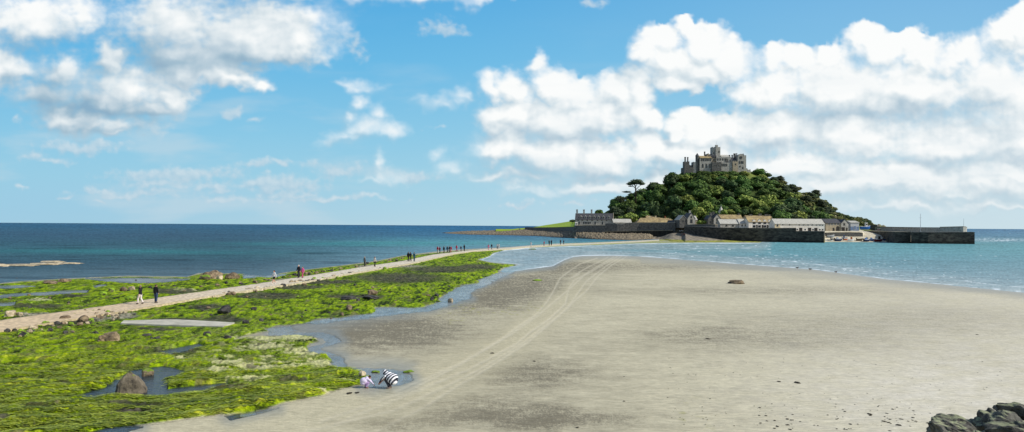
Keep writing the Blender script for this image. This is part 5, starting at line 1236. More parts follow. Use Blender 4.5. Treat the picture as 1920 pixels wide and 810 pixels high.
# ------------------------------------------------------------------ boats
def paint(name, r, g, b, rough=.45): return surf(name, lin(r, g, b), lin(r, g, b) * .75, 1.5, rough=rough, bump=.05)
BP = dict(white=paint("white_boat_paint", 222, 222, 216), navy=paint("navy_boat_paint", 34, 48, 82), blue=paint("blue_boat_paint", 34, 92, 160), red=paint("dark_red_boat_paint", 112, 34, 36), orange=paint("orange_boat_paint", 206, 104, 44),
          grey=paint("grey_boat_paint", 150, 158, 164), brown=paint("brown_boat_paint", 104, 78, 52), black=paint("black_boat_paint", 34, 36, 40), cover=paint("blue_boat_cover", 70, 120, 180, .8), maroon=paint("maroon_boat_paint", 110, 34, 66), teal=paint("green_boat_paint", 60, 110, 100), inside=paint("boat_inside", 150, 138, 116, .8))
def boat(name, label, cat, px, py, wpx, hull, heading=0.0, cabin=None, cover=None, group=None, D=None, mast=False, zlift=0.0, stripe=None):
    if D is None: x, y, z = island_hit(px, py)
    else: p = at_d(px, py, D); x, y, z = p
    z = max(z, -.05) + zlift
    Lh = wpx * y / FP / max(.45, abs(math.cos(heading))); B = Lh * .36; H = Lh * .21
    o = empty(name, (x, y, z), heading, label, cat, group); o.scale = (1, 1, 1.35)
    NS = 12; out = []; inn = []
    V = []; F = []
    for i in range(NS + 1):
        t = i / NS; X = -Lh / 2 + Lh * t
        hb = B / 2 * (1 - max(0, (t - .45) / .55) ** 2.2) * (0.82 + .18 * min(1, t / .3)); sh = H * (1 + .42 * max(0, (t - .4) / .6) ** 2 + .08 * (1 - t)); kz = H * .55 * max(0, (t - .8) / .2) ** 2
        hb = max(hb, .03)
        prof = [(-hb, sh), (-hb * .93, sh * .6 + kz * .4), (-hb * .62, kz + H * .14), (0, kz), (hb * .62, kz + H * .14), (hb * .93, sh * .6 + kz * .4), (hb, sh), (hb * .86, sh), (hb * .8, H * .55 + kz * .4), (-hb * .8, H * .55 + kz * .4), (-hb * .86, sh)]
        V += [(X, a, b) for a, b in prof]
    m = 11
    for i in range(NS):
        for k in range(m): F.append((i * m + k, (i + 1) * m + k, (i + 1) * m + (k + 1) % m, i * m + (k + 1) % m))
    F += [tuple(range(m)), tuple(NS * m + k for k in range(m - 1, -1, -1))]
    MB().add(V, F).build('hull', BP[hull], o)
    rb = MB()
    for sgn in (-1, 1):
        pts = []
        for i in range(NS + 1):
            t = i / NS; hb = B / 2 * (1 - max(0, (t - .45) / .55) ** 2.2) * (0.82 + .18 * min(1, t / .3)); sh = H * (1 + .42 * max(0, (t - .4) / .6) ** 2 + .08 * (1 - t))
            pts.append((-Lh / 2 + Lh * t, sgn * max(hb, .03), sh))
        rb.tube(pts, [.07] * len(pts), 5)
    rb.build('gunwale', BP[stripe or 'white'], o)
    for t in (-.15, .1): MB().box(Lh * t - .13, Lh * t + .13, -B * .36, B * .36, H * .62, H * .72).build('thwart', BP['inside'], o)
    if cabin:
        c = MB(); c.add([(-.02 * Lh, -B * .3, H * .5), (.24 * Lh, -B * .26, H * .5), (.24 * Lh, B * .26, H * .5), (-.02 * Lh, B * .3, H * .5), (0, -B * .27, H * 2.3), (.17 * Lh, -B * .23, H * 2.3), (.17 * Lh, B * .23, H * 2.3), (0, B * .27, H * 2.3)],
                        [(0, 3, 2, 1), (4, 5, 6, 7), (0, 1, 5, 4), (1, 2, 6, 5), (2, 3, 7, 6), (3, 0, 4, 7)])
        c.box(-.05 * Lh, .20 * Lh, -B * .3, B * .3, H * 2.31, H * 2.42)
        cb = c.build('cabin', BP[cabin], o)
        MB().box(.01 * Lh, .16 * Lh, -B * .3, B * .3, H * 1.55, H * 2.05).build('pane', MT['glass'], cb)
    if cover:
        c = MB(); vv = []; ff = []
        for i in range(5):
            X = -.34 * Lh + i * .1 * Lh; hh = H * (1.15 + [.3, .75, .8, .7, .25][i])
            vv += [(X, -B * .42, H * 1.02), (X, -B * .3, hh * .86), (X, 0, hh), (X, B * .3, hh * .86), (X, B * .42, H * 1.02)]
        for i in range(4):
            for k in range(4): ff.append((i * 5 + k, i * 5 + k + 1, (i + 1) * 5 + k + 1, (i + 1) * 5 + k))
        c.add(vv, ff).build('canopy', BP[cover], o)
    if not cabin and not cover or hull in ('black', 'navy'):
        MB().box(-Lh / 2 - .3, -Lh / 2 + .05, -.16, .16, H * .2, H * 1.5).box(-Lh / 2 - .38, -Lh / 2 + .1, -.2, .2, H * 1.2, H * 1.6).build('outboard_motor', BP['black'], o)
    if mast: MB().cyl(.05 * Lh, 0, H * .6, H * 4.4, .06, .03, 6).build('mast', MT['metal'], o)
    return o
bg_ = 'small boats drawn up in the harbour mouth'
boat('dinghy', 'small white dinghy nearest the end of the left pier', 'dinghy', 1549.5, 452, 8, 'white', .2, group=bg_, stripe='grey')
boat('dinghy', 'white dinghy with grey rim, second from the left pier', 'dinghy', 1557, 452.3, 8, 'white', -.3, group=bg_, stripe='navy')
boat('rowing_boat', 'long flat grey boat lying highest on the sand behind the dinghies', 'boat', 1557.5, 445.5, 14, 'grey', .05, group=bg_)
boat('dinghy', 'small dark boat just below the long flat grey one', 'dinghy', 1562, 449.5, 8, 'black', .1, group=bg_)
boat('motor_boat', 'navy motor boat with a grey canopy', 'motor boat', 1572, 452.2, 14, 'navy', .1, cover='grey', group=bg_)
boat('motor_boat', 'white and blue cabin boat behind the orange trimmed one', 'motor boat', 1583.5, 448.5, 10, 'white', 2.9, cabin='cover', group=bg_, stripe='blue')
boat('rowing_boat', 'low orange rowing boat beside the white and blue cabin boat', 'boat', 1586, 450.3, 9, 'orange', .2, group=bg_)
boat('motor_boat', 'white motor boat with an orange cabin', 'motor boat', 1595.5, 452.6, 12, 'white', .15, cabin='orange', group=bg_)
boat('rowing_boat', 'brown wooden boat with a green rim', 'boat', 1612, 451.6, 12, 'brown', .1, group=bg_, stripe='teal')
boat('motor_boat', 'dark motor boat with white rim and rounded blue canopy', 'motor boat', 1625, 453.0, 12.5, 'navy', .25, cover='cover', cabin='white', group=bg_)
boat('motor_boat', 'blue motor boat under a pale blue canopy, left of the dark red one', 'motor boat', 1635.5, 451.6, 11, 'blue', -.2, cover='cover', group=bg_)
boat('fishing_boat', 'dark red fishing boat with a black cabin and short mast', 'fishing boat', 1647.5, 453.2, 15, 'red', .1, cabin='black', mast=True, group=bg_)
boat('dinghy', 'small blue and red dinghy right of the dark red fishing boat', 'dinghy', 1660, 450.6, 8, 'blue', .1, group=bg_, stripe='red')
boat('motor_boat', 'white motor boat with a blue cover near the right quay', 'motor boat', 1684.5, 452.3, 11, 'white', 2.6, cover='blue', group=bg_)
boat('fishing_boat', 'black fishing boat with a dark cabin nearest the right quay', 'fishing boat', 1694, 453.5, 11, 'black', .2, cabin='navy', group=bg_)
boat('trawler', 'big bright blue fishing boat standing ashore beside the pale shed', 'fishing boat', 1622.5, 430.5, 19, 'blue', .1, cabin='white', D=476, mast=True)
boat('upturned_dinghy', 'small maroon boat on the quay beside the big blue one', 'dinghy', 1648, 431.6, 7, 'maroon', .0, D=498)
boat('dinghy', 'small red and white boat lying at the top of the slipway', 'dinghy', 1275.5, 433.6, 5, 'white', .2, D=484, stripe='red')
boat('dinghy', 'tiny white boat beside the red rimmed one on the slipway', 'dinghy', 1279.5, 433.4, 4, 'white', .1, D=482, stripe='white')
# ------------------------------------------------------------------ rocks
from mathutils import noise as mn
def rock_mesh(name, seed, sub=3, rough=.28, flat=.7, cuts=6):
    bm = bmesh.new(); bmesh.ops.create_icosphere(bm, subdivisions=sub, radius=1.0)
    rr = random.Random(seed); pl = []
    for _ in range(cuts):
        n = Vector((rr.gauss(0, 1), rr.gauss(0, 1), rr.gauss(0, .8))).normalized(); pl.append((n, rr.uniform(.55, .85)))
    off = Vector((seed * 3.7, seed * 1.3, seed * 2.1))
    for v in bm.verts:
        p = v.co.copy()
        for n, d in pl:
            k = p.dot(n) - d
            if k > 0: p -= n * k * .92
        q = 1 + rough * (mn.noise(p * 1.3 + off) + .5 * mn.noise(p * 3.1 + off) + .25 * mn.noise(p * 7 + off))
        p *= q; p.z *= flat; v.co = p
    me = bpy.data.meshes.new(name); bm.to_mesh(me); bm.free()
    return me
def rockmat(name, a, b, moss=None, mossamt=.5, scale=2.0):
    m, nt, N, L = newmat(name)
    o = ndn(nt, 'ShaderNodeOutputMaterial'); p = ndn(nt, 'ShaderNodeBsdfPrincipled'); p.inputs['Roughness'].default_value = .85; p.inputs['Specular IOR Level'].default_value = .3
    geo = ndn(nt, 'ShaderNodeNewGeometry'); n = ndn(nt, 'ShaderNodeTexNoise'); n.inputs['Scale'].default_value = scale; n.inputs['Detail'].default_value = 8; n.inputs['Roughness'].default_value = .7; L.new(geo.outputs['Position'], n.inputs['Vector'])
    r = ndn(nt, 'ShaderNodeMapRange'); r.inputs[1].default_value = .36; r.inputs[2].default_value = .64; L.new(n.outputs['Fac'], r.inputs[0])
    mx = ndn(nt, 'ShaderNodeMix', data_type='RGBA'); mx.inputs[6].default_value = (*a, 1); mx.inputs[7].default_value = (*b, 1); L.new(r.outputs[0], mx.inputs[0]); src = mx.outputs[2]
    if moss is not None:
        sp = ndn(nt, 'ShaderNodeSeparateXYZ'); L.new(geo.outputs['Normal'], sp.inputs[0])
        n2 = ndn(nt, 'ShaderNodeTexNoise'); n2.inputs['Scale'].default_value = scale * 1.4; n2.inputs['Detail'].default_value = 5; L.new(geo.outputs['Position'], n2.inputs['Vector'])
        ad = ndn(nt, 'ShaderNodeMath', operation='ADD'); L.new(sp.outputs['Z'], ad.inputs[0]); L.new(n2.outputs['Fac'], ad.inputs[1])
        r2 = ndn(nt, 'ShaderNodeMapRange'); r2.inputs[1].default_value = 1.55 - mossamt; r2.inputs[2].default_value = 1.75 - mossamt; L.new(ad.outputs[0], r2.inputs[0])
        m2 = ndn(nt, 'ShaderNodeMix', data_type='RGBA'); m2.inputs[7].default_value = (*moss, 1); L.new(r2.outputs[0], m2.inputs[0]); L.new(src, m2.inputs[6]); src = m2.outputs[2]
    oi = ndn(nt, 'ShaderNodeObjectInfo'); hs = ndn(nt, 'ShaderNodeHueSaturation'); mr = ndn(nt, 'ShaderNodeMapRange'); mr.inputs[3].default_value = .75; mr.inputs[4].default_value = 1.25
    L.new(oi.outputs['Random'], mr.inputs[0]); L.new(mr.outputs[0], hs.inputs['Value']); L.new(src, hs.inputs['Color']); L.new(hs.outputs[0], p.inputs['Base Color'])
    b_ = ndn(nt, 'ShaderNodeBump'); b_.inputs['Strength'].default_value = .7; b_.inputs['Distance'].default_value = .08; L.new(n.outputs['Fac'], b_.inputs['Height']); L.new(b_.outputs[0], p.inputs['Normal'])
    L.new(p.outputs[0], o.inputs[0]); return m
RM = dict(bare=rockmat('bare_boulder_rock', lin(50, 45, 38), lin(122, 112, 94), lin(110, 120, 40), .2), brown=rockmat("brown_rock", lin(74, 62, 48), lin(150, 132, 104)), pale=rockmat("pale_rock", lin(130, 116, 94), lin(196, 180, 150)), dark=rockmat("dark_rock", lin(28, 28, 28), lin(82, 80, 76)),
          mossy=rockmat("mossy_rock", lin(70, 60, 46), lin(146, 130, 102), lin(112, 140, 34), .55), weedy=rockmat("weed_covered_rock", lin(50, 46, 36), lin(110, 100, 80), lin(120, 150, 34), .95),
          near=rockmat("grey_armour_rock", lin(18, 18, 17), lin(108, 106, 96), lin(136, 140, 108), .2, 2.6), sand=rockmat("tan_rock", lin(150, 136, 110), lin(204, 190, 160), None, .5, 1.0))
ROCKS = [rock_mesh('boulder', i + 1, 3) for i in range(7)]
def surf_z(px, py):
    zb, s = ground_z(np.array([[float(px)]]), np.array([[float(py)]])); return float(zb[0, 0])
def rock(name, label, cat, px, py, wpx, hpx, mat, mesh=None, rz=None, group=None, z=None, D=None, sink=.25, depth=.8):
    """wpx, hpx: visible width and height in frame units; (px, py): the middle of its foot"""
    zq = surf_z(px, py); zz = terrain_z(px, py) if z is None else z
    x, y = on_z(px, py, zq if z is None else z); x = float(x); y = float(y); s = y / FP
    me = mesh or random.choice(ROCKS)
    o = link(name, me.copy() if not mesh and False else me, None); 
    if not me.materials: me.materials.append(RM['brown'])
    o.material_slots[0].link = 'OBJECT'; o.material_slots[0].material = RM[mat]
    w = wpx * s / 2 / .92; h = hpx * s
    o.rotation_euler = (0, 0, random.uniform(0, 6.28) if rz is None else rz)
    o.scale = (w, w * depth, max(h, .08) / (.66 * (2 - sink * 2)) * 1.15)
    o.location = (x, y + w * depth * .5, zz + h * (.5 - sink) + .0)
    return tag(o, label, cat, group)
big = rock_mesh('big_boulder', 31, 4, .22, 1.0, 5)
# the pointed boulder in the pool gets its own outline
bm = bmesh.new(); bmesh.ops.create_icosphere(bm, subdivisions=4, radius=1.0)
for v in bm.verts:
    p = v.co; t = (p.z + 1) / 2; k = 1.10 - .92 * max(0, t) ** 1.1
    p.x = p.x * (k + .25) + (-.06) * t; p.y = p.y * (k + .2)
    for nn_, dd_ in (((.7, -.5, .5), .62), ((-.6, -.6, .5), .6), ((.1, -.95, .25), .7), ((-.9, .2, .2), .8)):
        nn_ = Vector(nn_).normalized(); kk = p.dot(nn_) - dd_
        if kk > 0: p = p - nn_ * kk * .85
    q = 1 + .12 * mn.noise(Vector(p) * 1.7 + Vector((3, 1, 2))) + .07 * mn.noise(Vector(p) * 4.3) + .03 * mn.noise(Vector(p) * 9)
    if abs(p.x) > .8: p.x *= .93
    v.co = Vector((p.x, p.y, p.z)) * q
pyr = bpy.data.meshes.new('pointed_boulder'); bm.to_mesh(pyr); bm.free(); pyr.materials.append(RM['bare'])
rock('boulder', 'large pointed brown boulder standing in the pool among the seaweed', 'boulder', 240, 739, 55, 32, 'bare', pyr, rz=.9, sink=.10, depth=.75)
rock('boulder', 'small round mossy boulder in the pool behind the pointed one', 'boulder', 274, 704, 21, 15, 'mossy', ROCKS[2], sink=.2)
rock('boulder', 'wide brown boulder with a dark left half, below the pale slab', 'boulder', 208, 642, 34, 17, 'brown', ROCKS[4]); rock('boulder', 'low brown boulder leaning on the wide brown one', 'boulder', 190, 643, 18, 10, 'brown')
rock('boulder', 'black boulder in the seaweed right above the pale slab', 'boulder', 419, 592, 29, 13, 'dark', ROCKS[1])
rock('boulder', 'small brown and black boulder alone in the middle of the big weed bed', 'boulder', 654, 583, 17, 9, 'brown', ROCKS[3])
rock('boulder', 'pale round stone standing in the stream at the edge of the sand', 'boulder', 845, 566, 11, 8, 'pale', ROCKS[0], sink=.15)
rock('boulder', 'tan boulder at the tip of the weed behind the child in white', 'boulder', 678, 711, 18, 9, 'pale', ROCKS[5])
rock('boulder', 'brown boulder in the weed just right of the two walkers', 'boulder', 432, 556, 20, 6, 'brown', ROCKS[6])
rock('boulder', 'brown boulder half way along the causeway edge with dark stones round it', 'boulder', 697, 555, 19, 9, 'brown', ROCKS[2])
rock('boulder', 'flat dark boulder, left of a pair in the weed bed', 'boulder', 655, 563, 36, 7, 'dark', ROCKS[4]); rock('boulder', 'flat dark boulder, right of a pair in the weed bed', 'boulder', 695, 562, 34, 5, 'dark', ROCKS[5])
for i, (px, py, w, h_, mt, ds) in enumerate([(392, 524, 40, 13, 'brown', 'widest brown boulder of the heap at the water edge'), (384, 526, 20, 9, 'mossy', 'mossy boulder at the left foot of the heap at the water edge'), (410, 525, 15, 8, 'pale', 'small rounded boulder in the middle of the heap at the water edge'),
                                      (434, 524, 25, 11, 'brown', 'separate pale brown boulder at the right of the heap at the water edge'), (402, 519, 26, 9, 'brown', 'top boulder of the heap at the water edge')]):
    rock('boulder', ds, 'boulder', px, py, w, h_, mt)
for (px, py, w, h_, mt, ds) in [(208, 550, 13, 9, 'weedy', 'mossy round boulder, left of three near the two walkers'), (230, 549, 14, 7, 'brown', 'grey brown boulder between two others near the two walkers'), (246, 546, 11, 8, 'pale', 'pinkish boulder, right of three near the two walkers'), (192, 554, 16, 6, 'weedy', 'low weed covered boulder left of the mossy round one'), (90, 534, 30, 6, 'brown', 'flat brown ledge of rock in the weed at the far left'), (118, 530, 22, 6, 'brown', 'brown rock right of the flat ledge at the far left'), (16, 596, 20, 10, 'pale', 'pale boulder touching the causeway at the left frame edge'), (34, 595, 12, 7, 'pale', 'smaller pale boulder right of the one at the frame edge'),
                          (244, 562, 24, 6, 'weedy', 'weed covered rock beside the causeway just left of the walkers'), (120, 602, 24, 9, 'brown', 'dark brown rock on the lower causeway edge left of the shingle'), (155, 605, 22, 11, 'brown', 'tan brown rock in the shingle on the lower causeway edge')]:
    rock('boulder', ds, 'boulder', px, py, w, h_, mt)
# stones along both edges of the causeway and scattered in the weed
def scatter(n, fn, group, label, wr, mats, cat='stone'):
    for i in range(n):
        px, py = fn()
        while (222 < px < 450 and 596 < py < 616) or (float(blobs(np.array([px]), np.array([py]), PALE)[0]) > .3 and py > 620): px, py = fn()
        dep = py - hor(px)
        w = random.uniform(*wr) * dep / 120
        rock('stone', label, cat, px, py, w * 1.05, w * random.uniform(.38, .6), random.choice(mats), group=group, depth=random.uniform(.6, 1))
def lower_edge():
    px = random.triangular(340, 850, 560); return px, float(interp_poly(PATH_B, px)) + random.uniform(.4, 4) * (1 + random.random())
def upper_edge():
    px = random.triangular(440, 800, 600); return px, float(interp_poly(PATH_T, px)) - random.uniform(.2, 3.0)
def near_edge():
    px = random.uniform(20, 215); return px, float(interp_poly(PATH_B, px)) + random.uniform(1, 26) * (1 - .4 * px / 215)
def weedbed():
    while True:
        px = random.uniform(0, 880); py = random.uniform(530, 640)
        if py > float(interp_poly(PATH_B, px)) + 3 and inside(np.array([px]), np.array([py]), WEED)[0]: return px, py
def shingle():
    return random.gauss(205, 26), random.gauss(592, 3.6)
def leftweed():
    while True:
        px = random.uniform(0, 480); py = random.uniform(520, 590)
        if py < float(interp_poly(PATH_T, px)) - 2 and py > 525 + 4 * math.sin(px): return px, py
scatter(60, lower_edge, 'stones along the lower edge of the causeway', 'small brown stone on the lower edge of the causeway', (5, 12), ('brown', 'brown', 'dark', 'weedy', 'pale'))
scatter(55, upper_edge, 'stones along the seaward edge of the causeway', 'small stone on the seaward edge of the causeway', (5, 12), ('brown', 'brown', 'weedy', 'dark'))
scatter(46, near_edge, 'stones below the near end of the causeway', 'small stone below the near end of the causeway', (3, 8), ('brown', 'dark', 'weedy', 'weedy', 'pale'))
scatter(70, weedbed, 'stones lying in the big weed bed', 'small dark stone lying in the big weed bed', (2.5, 8), ('dark', 'dark', 'brown', 'weedy'))
scatter(40, shingle, 'pale shingle stones beside the slab', 'small pale shingle stone beside the slab', (3, 6), ('pale', 'pale', 'brown'))
scatter(30, leftweed, 'stones in the weed on the seaward side', 'small stone in the weed on the seaward side', (3, 8), ('dark', 'weedy', 'brown'))
rock('weedy_rock', 'brown weed draped rock alone on the open sand', 'rock', 1385, 532, 34, 7.5, 'brown', ROCKS[4], rz=0, depth=.9); rock('weedy_rock', 'low left end of the rock group on the open sand', 'rock', 1374, 532, 16, 4, 'dark', ROCKS[2])
rock('weed_clump', 'small green weed clump on the sand left of the wheel tracks', 'weed clump', 1008, 526.5, 20, 2.2, 'weedy', ROCKS[1], rz=0); rock('weed_clump', 'low green weed clump at the edge of the stream water beyond the striped jacket', 'weed clump', 766, 698, 18, 4, 'weedy', ROCKS[3], rz=0)
rock('weed_clump', 'dark green weed clump in the shallow pool behind the crouching woman', 'weed clump', 704, 698, 16, 4, 'weedy', ROCKS[5], rz=0)
rock('weed_clump', 'green weed clump in the shallows off the causeway', 'weed clump', 999, 467.6, 13, 1.6, 'weedy', ROCKS[6], rz=0, z=.05)
# pale ledges in the sea at the far left
for (px, py, w, h_, ds) in [(-10, 499.5, 60, 7, 'long tan rock ledge in the sea at the left frame edge'), (38, 499, 62, 6, 'tan rock ledge in the sea, second from the left frame edge'), (84, 496.5, 60, 5, 'tan rock ledge in the sea, middle of the row'), (126, 494.8, 56, 3.5, 'thin right end of the tan rock ledges in the sea'), (98, 492, 46, 4.5, 'pale flat rock standing behind the ledges in the sea')]:
    rock('rock_ledge', ds, 'rock ledge', px, py, w * 1.1, h_ * .72, 'sand', ROCKS[4], rz=0.0, z=0.0, depth=.5)
# armour rocks at the right foreground, heaped against the bank
def armour(i, px, py, D, sx, sy, sz, rx, ry, rz, ds):
    me = rock_mesh('armour_rock', 50 + i, 5, .33, .85, 14); me.materials.append(RM['near'])
    o = link('armour_rock', me); o.location = at_d(px, py, D); o.scale = (sx, sy, sz); o.rotation_euler = (rx, ry, rz)
    tag(o, ds, 'rock')
armour(0, 1786, 812, 19.0, .86, .7, .46, .1, .42, .2, 'leftmost of the big grey rocks in the right foreground')
armour(1, 1836, 800, 19.8, .36, .5, .30, .2, .2, .5, 'small rough rock between the big foreground rocks')
armour(2, 1886, 806, 19.2, .76, .8, .52, .15, .40, -.1, 'largest grey rock with a pale sloping top in the right foreground')
armour(3, 1912, 777, 20.4, .66, .8, .40, .1, .18, .3, 'topmost grey rock at the right frame edge')
armour(4, 1850, 836, 18.0, .7, .7, .4, .2, .35, .3, 'low rock wedged under the largest foreground rock')
armour(5, 1925, 820, 18.0, .7, .8, .5, 0, .2, 1.0, 'rock at the lower right corner under the largest one')
for i in range(6): pass
# scraps of weed washed up on the sand
def scraps():
    mb = MB(); rs = random.Random(5)
    def put(px, py, w):
        z = surf_z(px, py) + .012; x, y = on_z(px, py, z); s = float(y) / FP; r = w * s / 2
        n = 7; a0 = rs.uniform(0, 6.28)
        v = [(float(x), float(y), z + r * .22)] + [(float(x) + r * rs.uniform(.5, 1.2) * math.cos(a0 + 6.283 * k / n), float(y) + r * rs.uniform(.6, 1.6) * math.sin(a0 + 6.283 * k / n), z) for k in range(n)]
        mb.add(v, [(0, k + 1, (k + 1) % n + 1) for k in range(n)])
    for _ in range(260):
        px = rs.uniform(1250, 1915); py = rs.triangular(640, 812, 790)
        if px > 1700 and py > 770 + (1790 - px) * .3: continue
        put(px, py, rs.choice((1.2, 1.6, 2.2, 3.2)))
    for _ in range(60): put(rs.uniform(1420, 1720), rs.gauss(785, 14), rs.uniform(2.5, 7))
    for _ in range(160): put(rs.uniform(780, 1900), rs.uniform(500, 800), rs.uniform(1, 2))
    for (px, py, w) in [(1327, 635, 12), (923, 662, 12), (1002, 677, 8), (1170, 706, 5), (1170, 752, 6), (1083, 801, 8), (1658, 790, 9), (1686, 797, 13), (1630, 776, 10), (1637, 748, 5), (1832, 627, 6), (655, 737, 16), (670, 736, 12), (1495, 717, 14), (1460, 715, 9), (1690, 786, 8), (1740, 793, 8)]: put(px, py, w)
    o = mb.build('weed_scraps', surf("washed_up_weed", lin(62, 54, 36), lin(30, 28, 20), 3, bump=.2))
    tag(o, 'dark scraps of seaweed washed up and scattered over the sand', 'seaweed scraps', kind='stuff')
scraps()
# ------------------------------------------------------------------ people
def remesh(name, mb, vox, smooth=2):
    ob = mb.build('tmp', None)
    m = ob.modifiers.new('r', 'REMESH'); m.mode = 'VOXEL'; m.voxel_size = vox
    s = ob.modifiers.new('s', 'SMOOTH'); s.iterations = smooth; s.factor = .5
    dg = bpy.context.evaluated_depsgraph_get(); dg.update()
    me = bpy.data.meshes.new_from_object(ob.evaluated_get(dg)); me.name = name
    me.polygons.foreach_set("use_smooth", np.ones(len(me.polygons), bool))
    old = ob.data; bpy.data.objects.remove(ob); bpy.data.meshes.remove(old)
    return me
def hand(mb, wrist, d, side, sc=1.0):
    """palm, four fingers and a thumb, slightly curled; d: direction of the hand"""
    w = Vector(wrist); d = Vector(d).normalized(); a = d.cross(Vector((0, 0, 1)))
    if a.length < .2: a = Vector((0, 1, 0)) 
    a.normalize(); n = d.cross(a)
    mb.tube([w, w + d * .045 * sc, w + d * .085 * sc], [.026 * sc, .036 * sc, .036 * sc], 8)
    for k, L in enumerate((.07, .078, .073, .06)):
        b = w + d * .08 * sc + a * (.028 - .0187 * k) * sc
        mb.tube([b, b + d * L * .45 * sc, b + (d * .85 + n * .35) * L * .85 * sc, b + (d * .8 + n * .55) * L * sc], [.010 * sc, .009 * sc, .0085 * sc, .006 * sc], 6)
    t = w + d * .03 * sc + a * .03 * sc
    mb.tube([t, t + (d * .5 + a * .7) * .035 * sc, t + (d * .8 + a * .5) * .065 * sc], [.013 * sc, .011 * sc, .008 * sc], 6)
def pose_def(kind):
    P = {}
    if kind == 'crouch':
        P = dict(pel=(0, -.20, .34), ab=(0, -.10, .48), ch=(0, .07, .62), nk=(0, .20, .70), hd=(0, .29, .74),
                 L=[(-.10, -.17, .34), (-.16, .20, .46), (-.11, -.02, .09), (-.12, .14, .03)], R=[(.10, -.17, .34), (.15, .24, .42), (.12, .03, .09), (.13, .19, .03)],
                 LA=[(-.17, .14, .64), (-.20, .36, .47), (-.13, .52, .27)], RA=[(.17, .14, .64), (.20, .38, .45), (.10, .56, .22)])
    else:
        st = {'stand': .03, 'walk': .27, 'walk2': .18}[kind]; sw = {'stand': .02, 'walk': .2, 'walk2': .12}[kind]
        P = dict(pel=(0, 0, .93), ab=(0, .0, 1.08), ch=(0, .01, 1.27), nk=(0, .0, 1.44), hd=(0, .02, 1.59),
                 L=[(-.09, 0, .92), (-.10, st * .75 + .03, .50), (-.10, st, .10), (-.11, st + .15, .035)], R=[(.09, 0, .92), (.10, -st * .15 + .03, .49), (.10, -st * 1.05, .12 + st * .15), (.11, -st * 1.05 + .14, .035 + st * .06)],
                 LA=[(-.185, .0, 1.39), (-.235, -sw * .5, 1.12), (-.24, -sw * .55 + .04, .88)], RA=[(.185, 0, 1.39), (.235, sw * .5, 1.12), (.24, sw + .05, .90)])
    return P
def build_pose(kind):
    P = pose_def(kind); V = lambda k: Vector(P[k]); out = {}
    def torso(mb, g=0.0):
        dirv = (V('ch') - V('pel')).normalized()
        for c, r in ((V('pel'), (.165 + g, .12 + g, .12 + g)), (V('ab'), (.145 + g, .11 + g, .14 + g)), (V('ch'), (.175 + g, .125 + g, .17 + g))): mb.ell(c, r, 14, 9)
        mb.tube([V('pel'), V('ab'), V('ch')], [.12 + g, .115 + g, .125 + g], 12)
        a, b = Vector(P['LA'][0]), Vector(P['RA'][0]); mb.tube([a, (a + b) / 2 + Vector((0, 0, .02)), b], [.062 + g, .075 + g, .062 + g], 9)
    def legs(mb, g=0.0, full=True):
        for s in 'LR':
            h, k, a, t = [Vector(q) for q in P[s]]
            mb.tube([h, h.lerp(k, .5), k], [.092 + g, .078 + g, .058 + g], 10); mb.tube([k, k.lerp(a, .35), a], [.056 + g, .057 + g * 1.1, .038 + g * (1.4 if full else 1)], 10)
    def arms(mb, g=0.0, upto=1.0):
        for s in ('LA', 'RA'):
            a, e, w = [Vector(q) for q in P[s]]
            mb.tube([a, a.lerp(e, .5), e], [.055 + g, .048 + g, .04 + g], 9); mb.tube([e, e.lerp(w, .5 * upto), e.lerp(w, upto)], [.04 + g, .035 + g, .028 + g], 9)
    b = MB(); torso(b); legs(b); arms(b)
    b.tube([V('nk') - Vector((0, 0, .06)), V('nk'), V('hd')], [.06, .055, .055], 10)
    f = Vector((0, 1, 0)) if kind != 'crouch' else Vector((0, .75, -.6)).normalized(); hd = V('hd'); up = Vector((0, 0, 1)) if kind != 'crouch' else Vector((0, .6, .75)).normalized()
    b.ell(hd, (.074, .094, .115)); b.ell(hd + f * .03 - up * .05, (.055, .065, .06)); b.ell(hd + f * .1 - up * .015, (.013, .02, .02), 8, 6)
    for sx in (-1, 1): b.ell(hd + Vector((sx * .076, 0, 0)), (.012, .022, .032), 8, 6)
    for s in 'LR':
        a, t = Vector(P[s][2]), Vector(P[s][3]); b.tube([a - Vector((0, .03, .04)), a.lerp(t, .6) - Vector((0, 0, .02)), t], [.042, .04, .03], 8)
    for s in ('LA', 'RA'): hand(b, P[s][2], Vector(P[s][2]) - Vector(P[s][1]), s)
    out['body'] = remesh('body', b, .011)
    t = MB(); torso(t, .022); arms(t, .018, .93)
    if kind == 'crouch':
        t.ell((0, -.10, .50), (.26, .31, .25)); t.ell((0, -.18, .36), (.24, .20, .19)); t.ell((0, .06, .62), (.22, .17, .15))
    out['top'] = remesh('top', t, .016)
    t = MB(); legs(t, .02); t.ell(V('pel'), (.178, .135, .13)); out['trousers'] = remesh('trousers', t, .016)
    t = MB()
    for s in 'LR':
        h, k, a, q = [Vector(z) for z in P[s]]; t.tube([h, h.lerp(k, .5), h.lerp(k, .75)], [.12, .11, .105], 10)
    t.ell(V('pel'), (.18, .14, .13)); out['shorts'] = remesh('shorts', t, .016)
    t = MB(); t.ell(hd + up * .022 - f * .022, (.088, .1, .113)); out['hair'] = t.mesh('hair', True)
    t = MB(); t.ell(hd + up * .022 - f * .022, (.088, .1, .113)); t.tube([hd - f * .07, hd - f * .1 - up * .1, hd - f * .09 - up * .22], [.05, .055, .03], 8); out['long_hair'] = t.mesh('hair', True)
    t = MB()
    for s in 'LR':
        a, q = Vector(P[s][2]), Vector(P[s][3]); t.tube([a - Vector((0, .045, .055)), a.lerp(q, .6) - Vector((0, 0, .025)), q + Vector((0, .01, -.004))], [.05, .05, .036], 8)
    out['shoes'] = t.mesh('shoes', True)
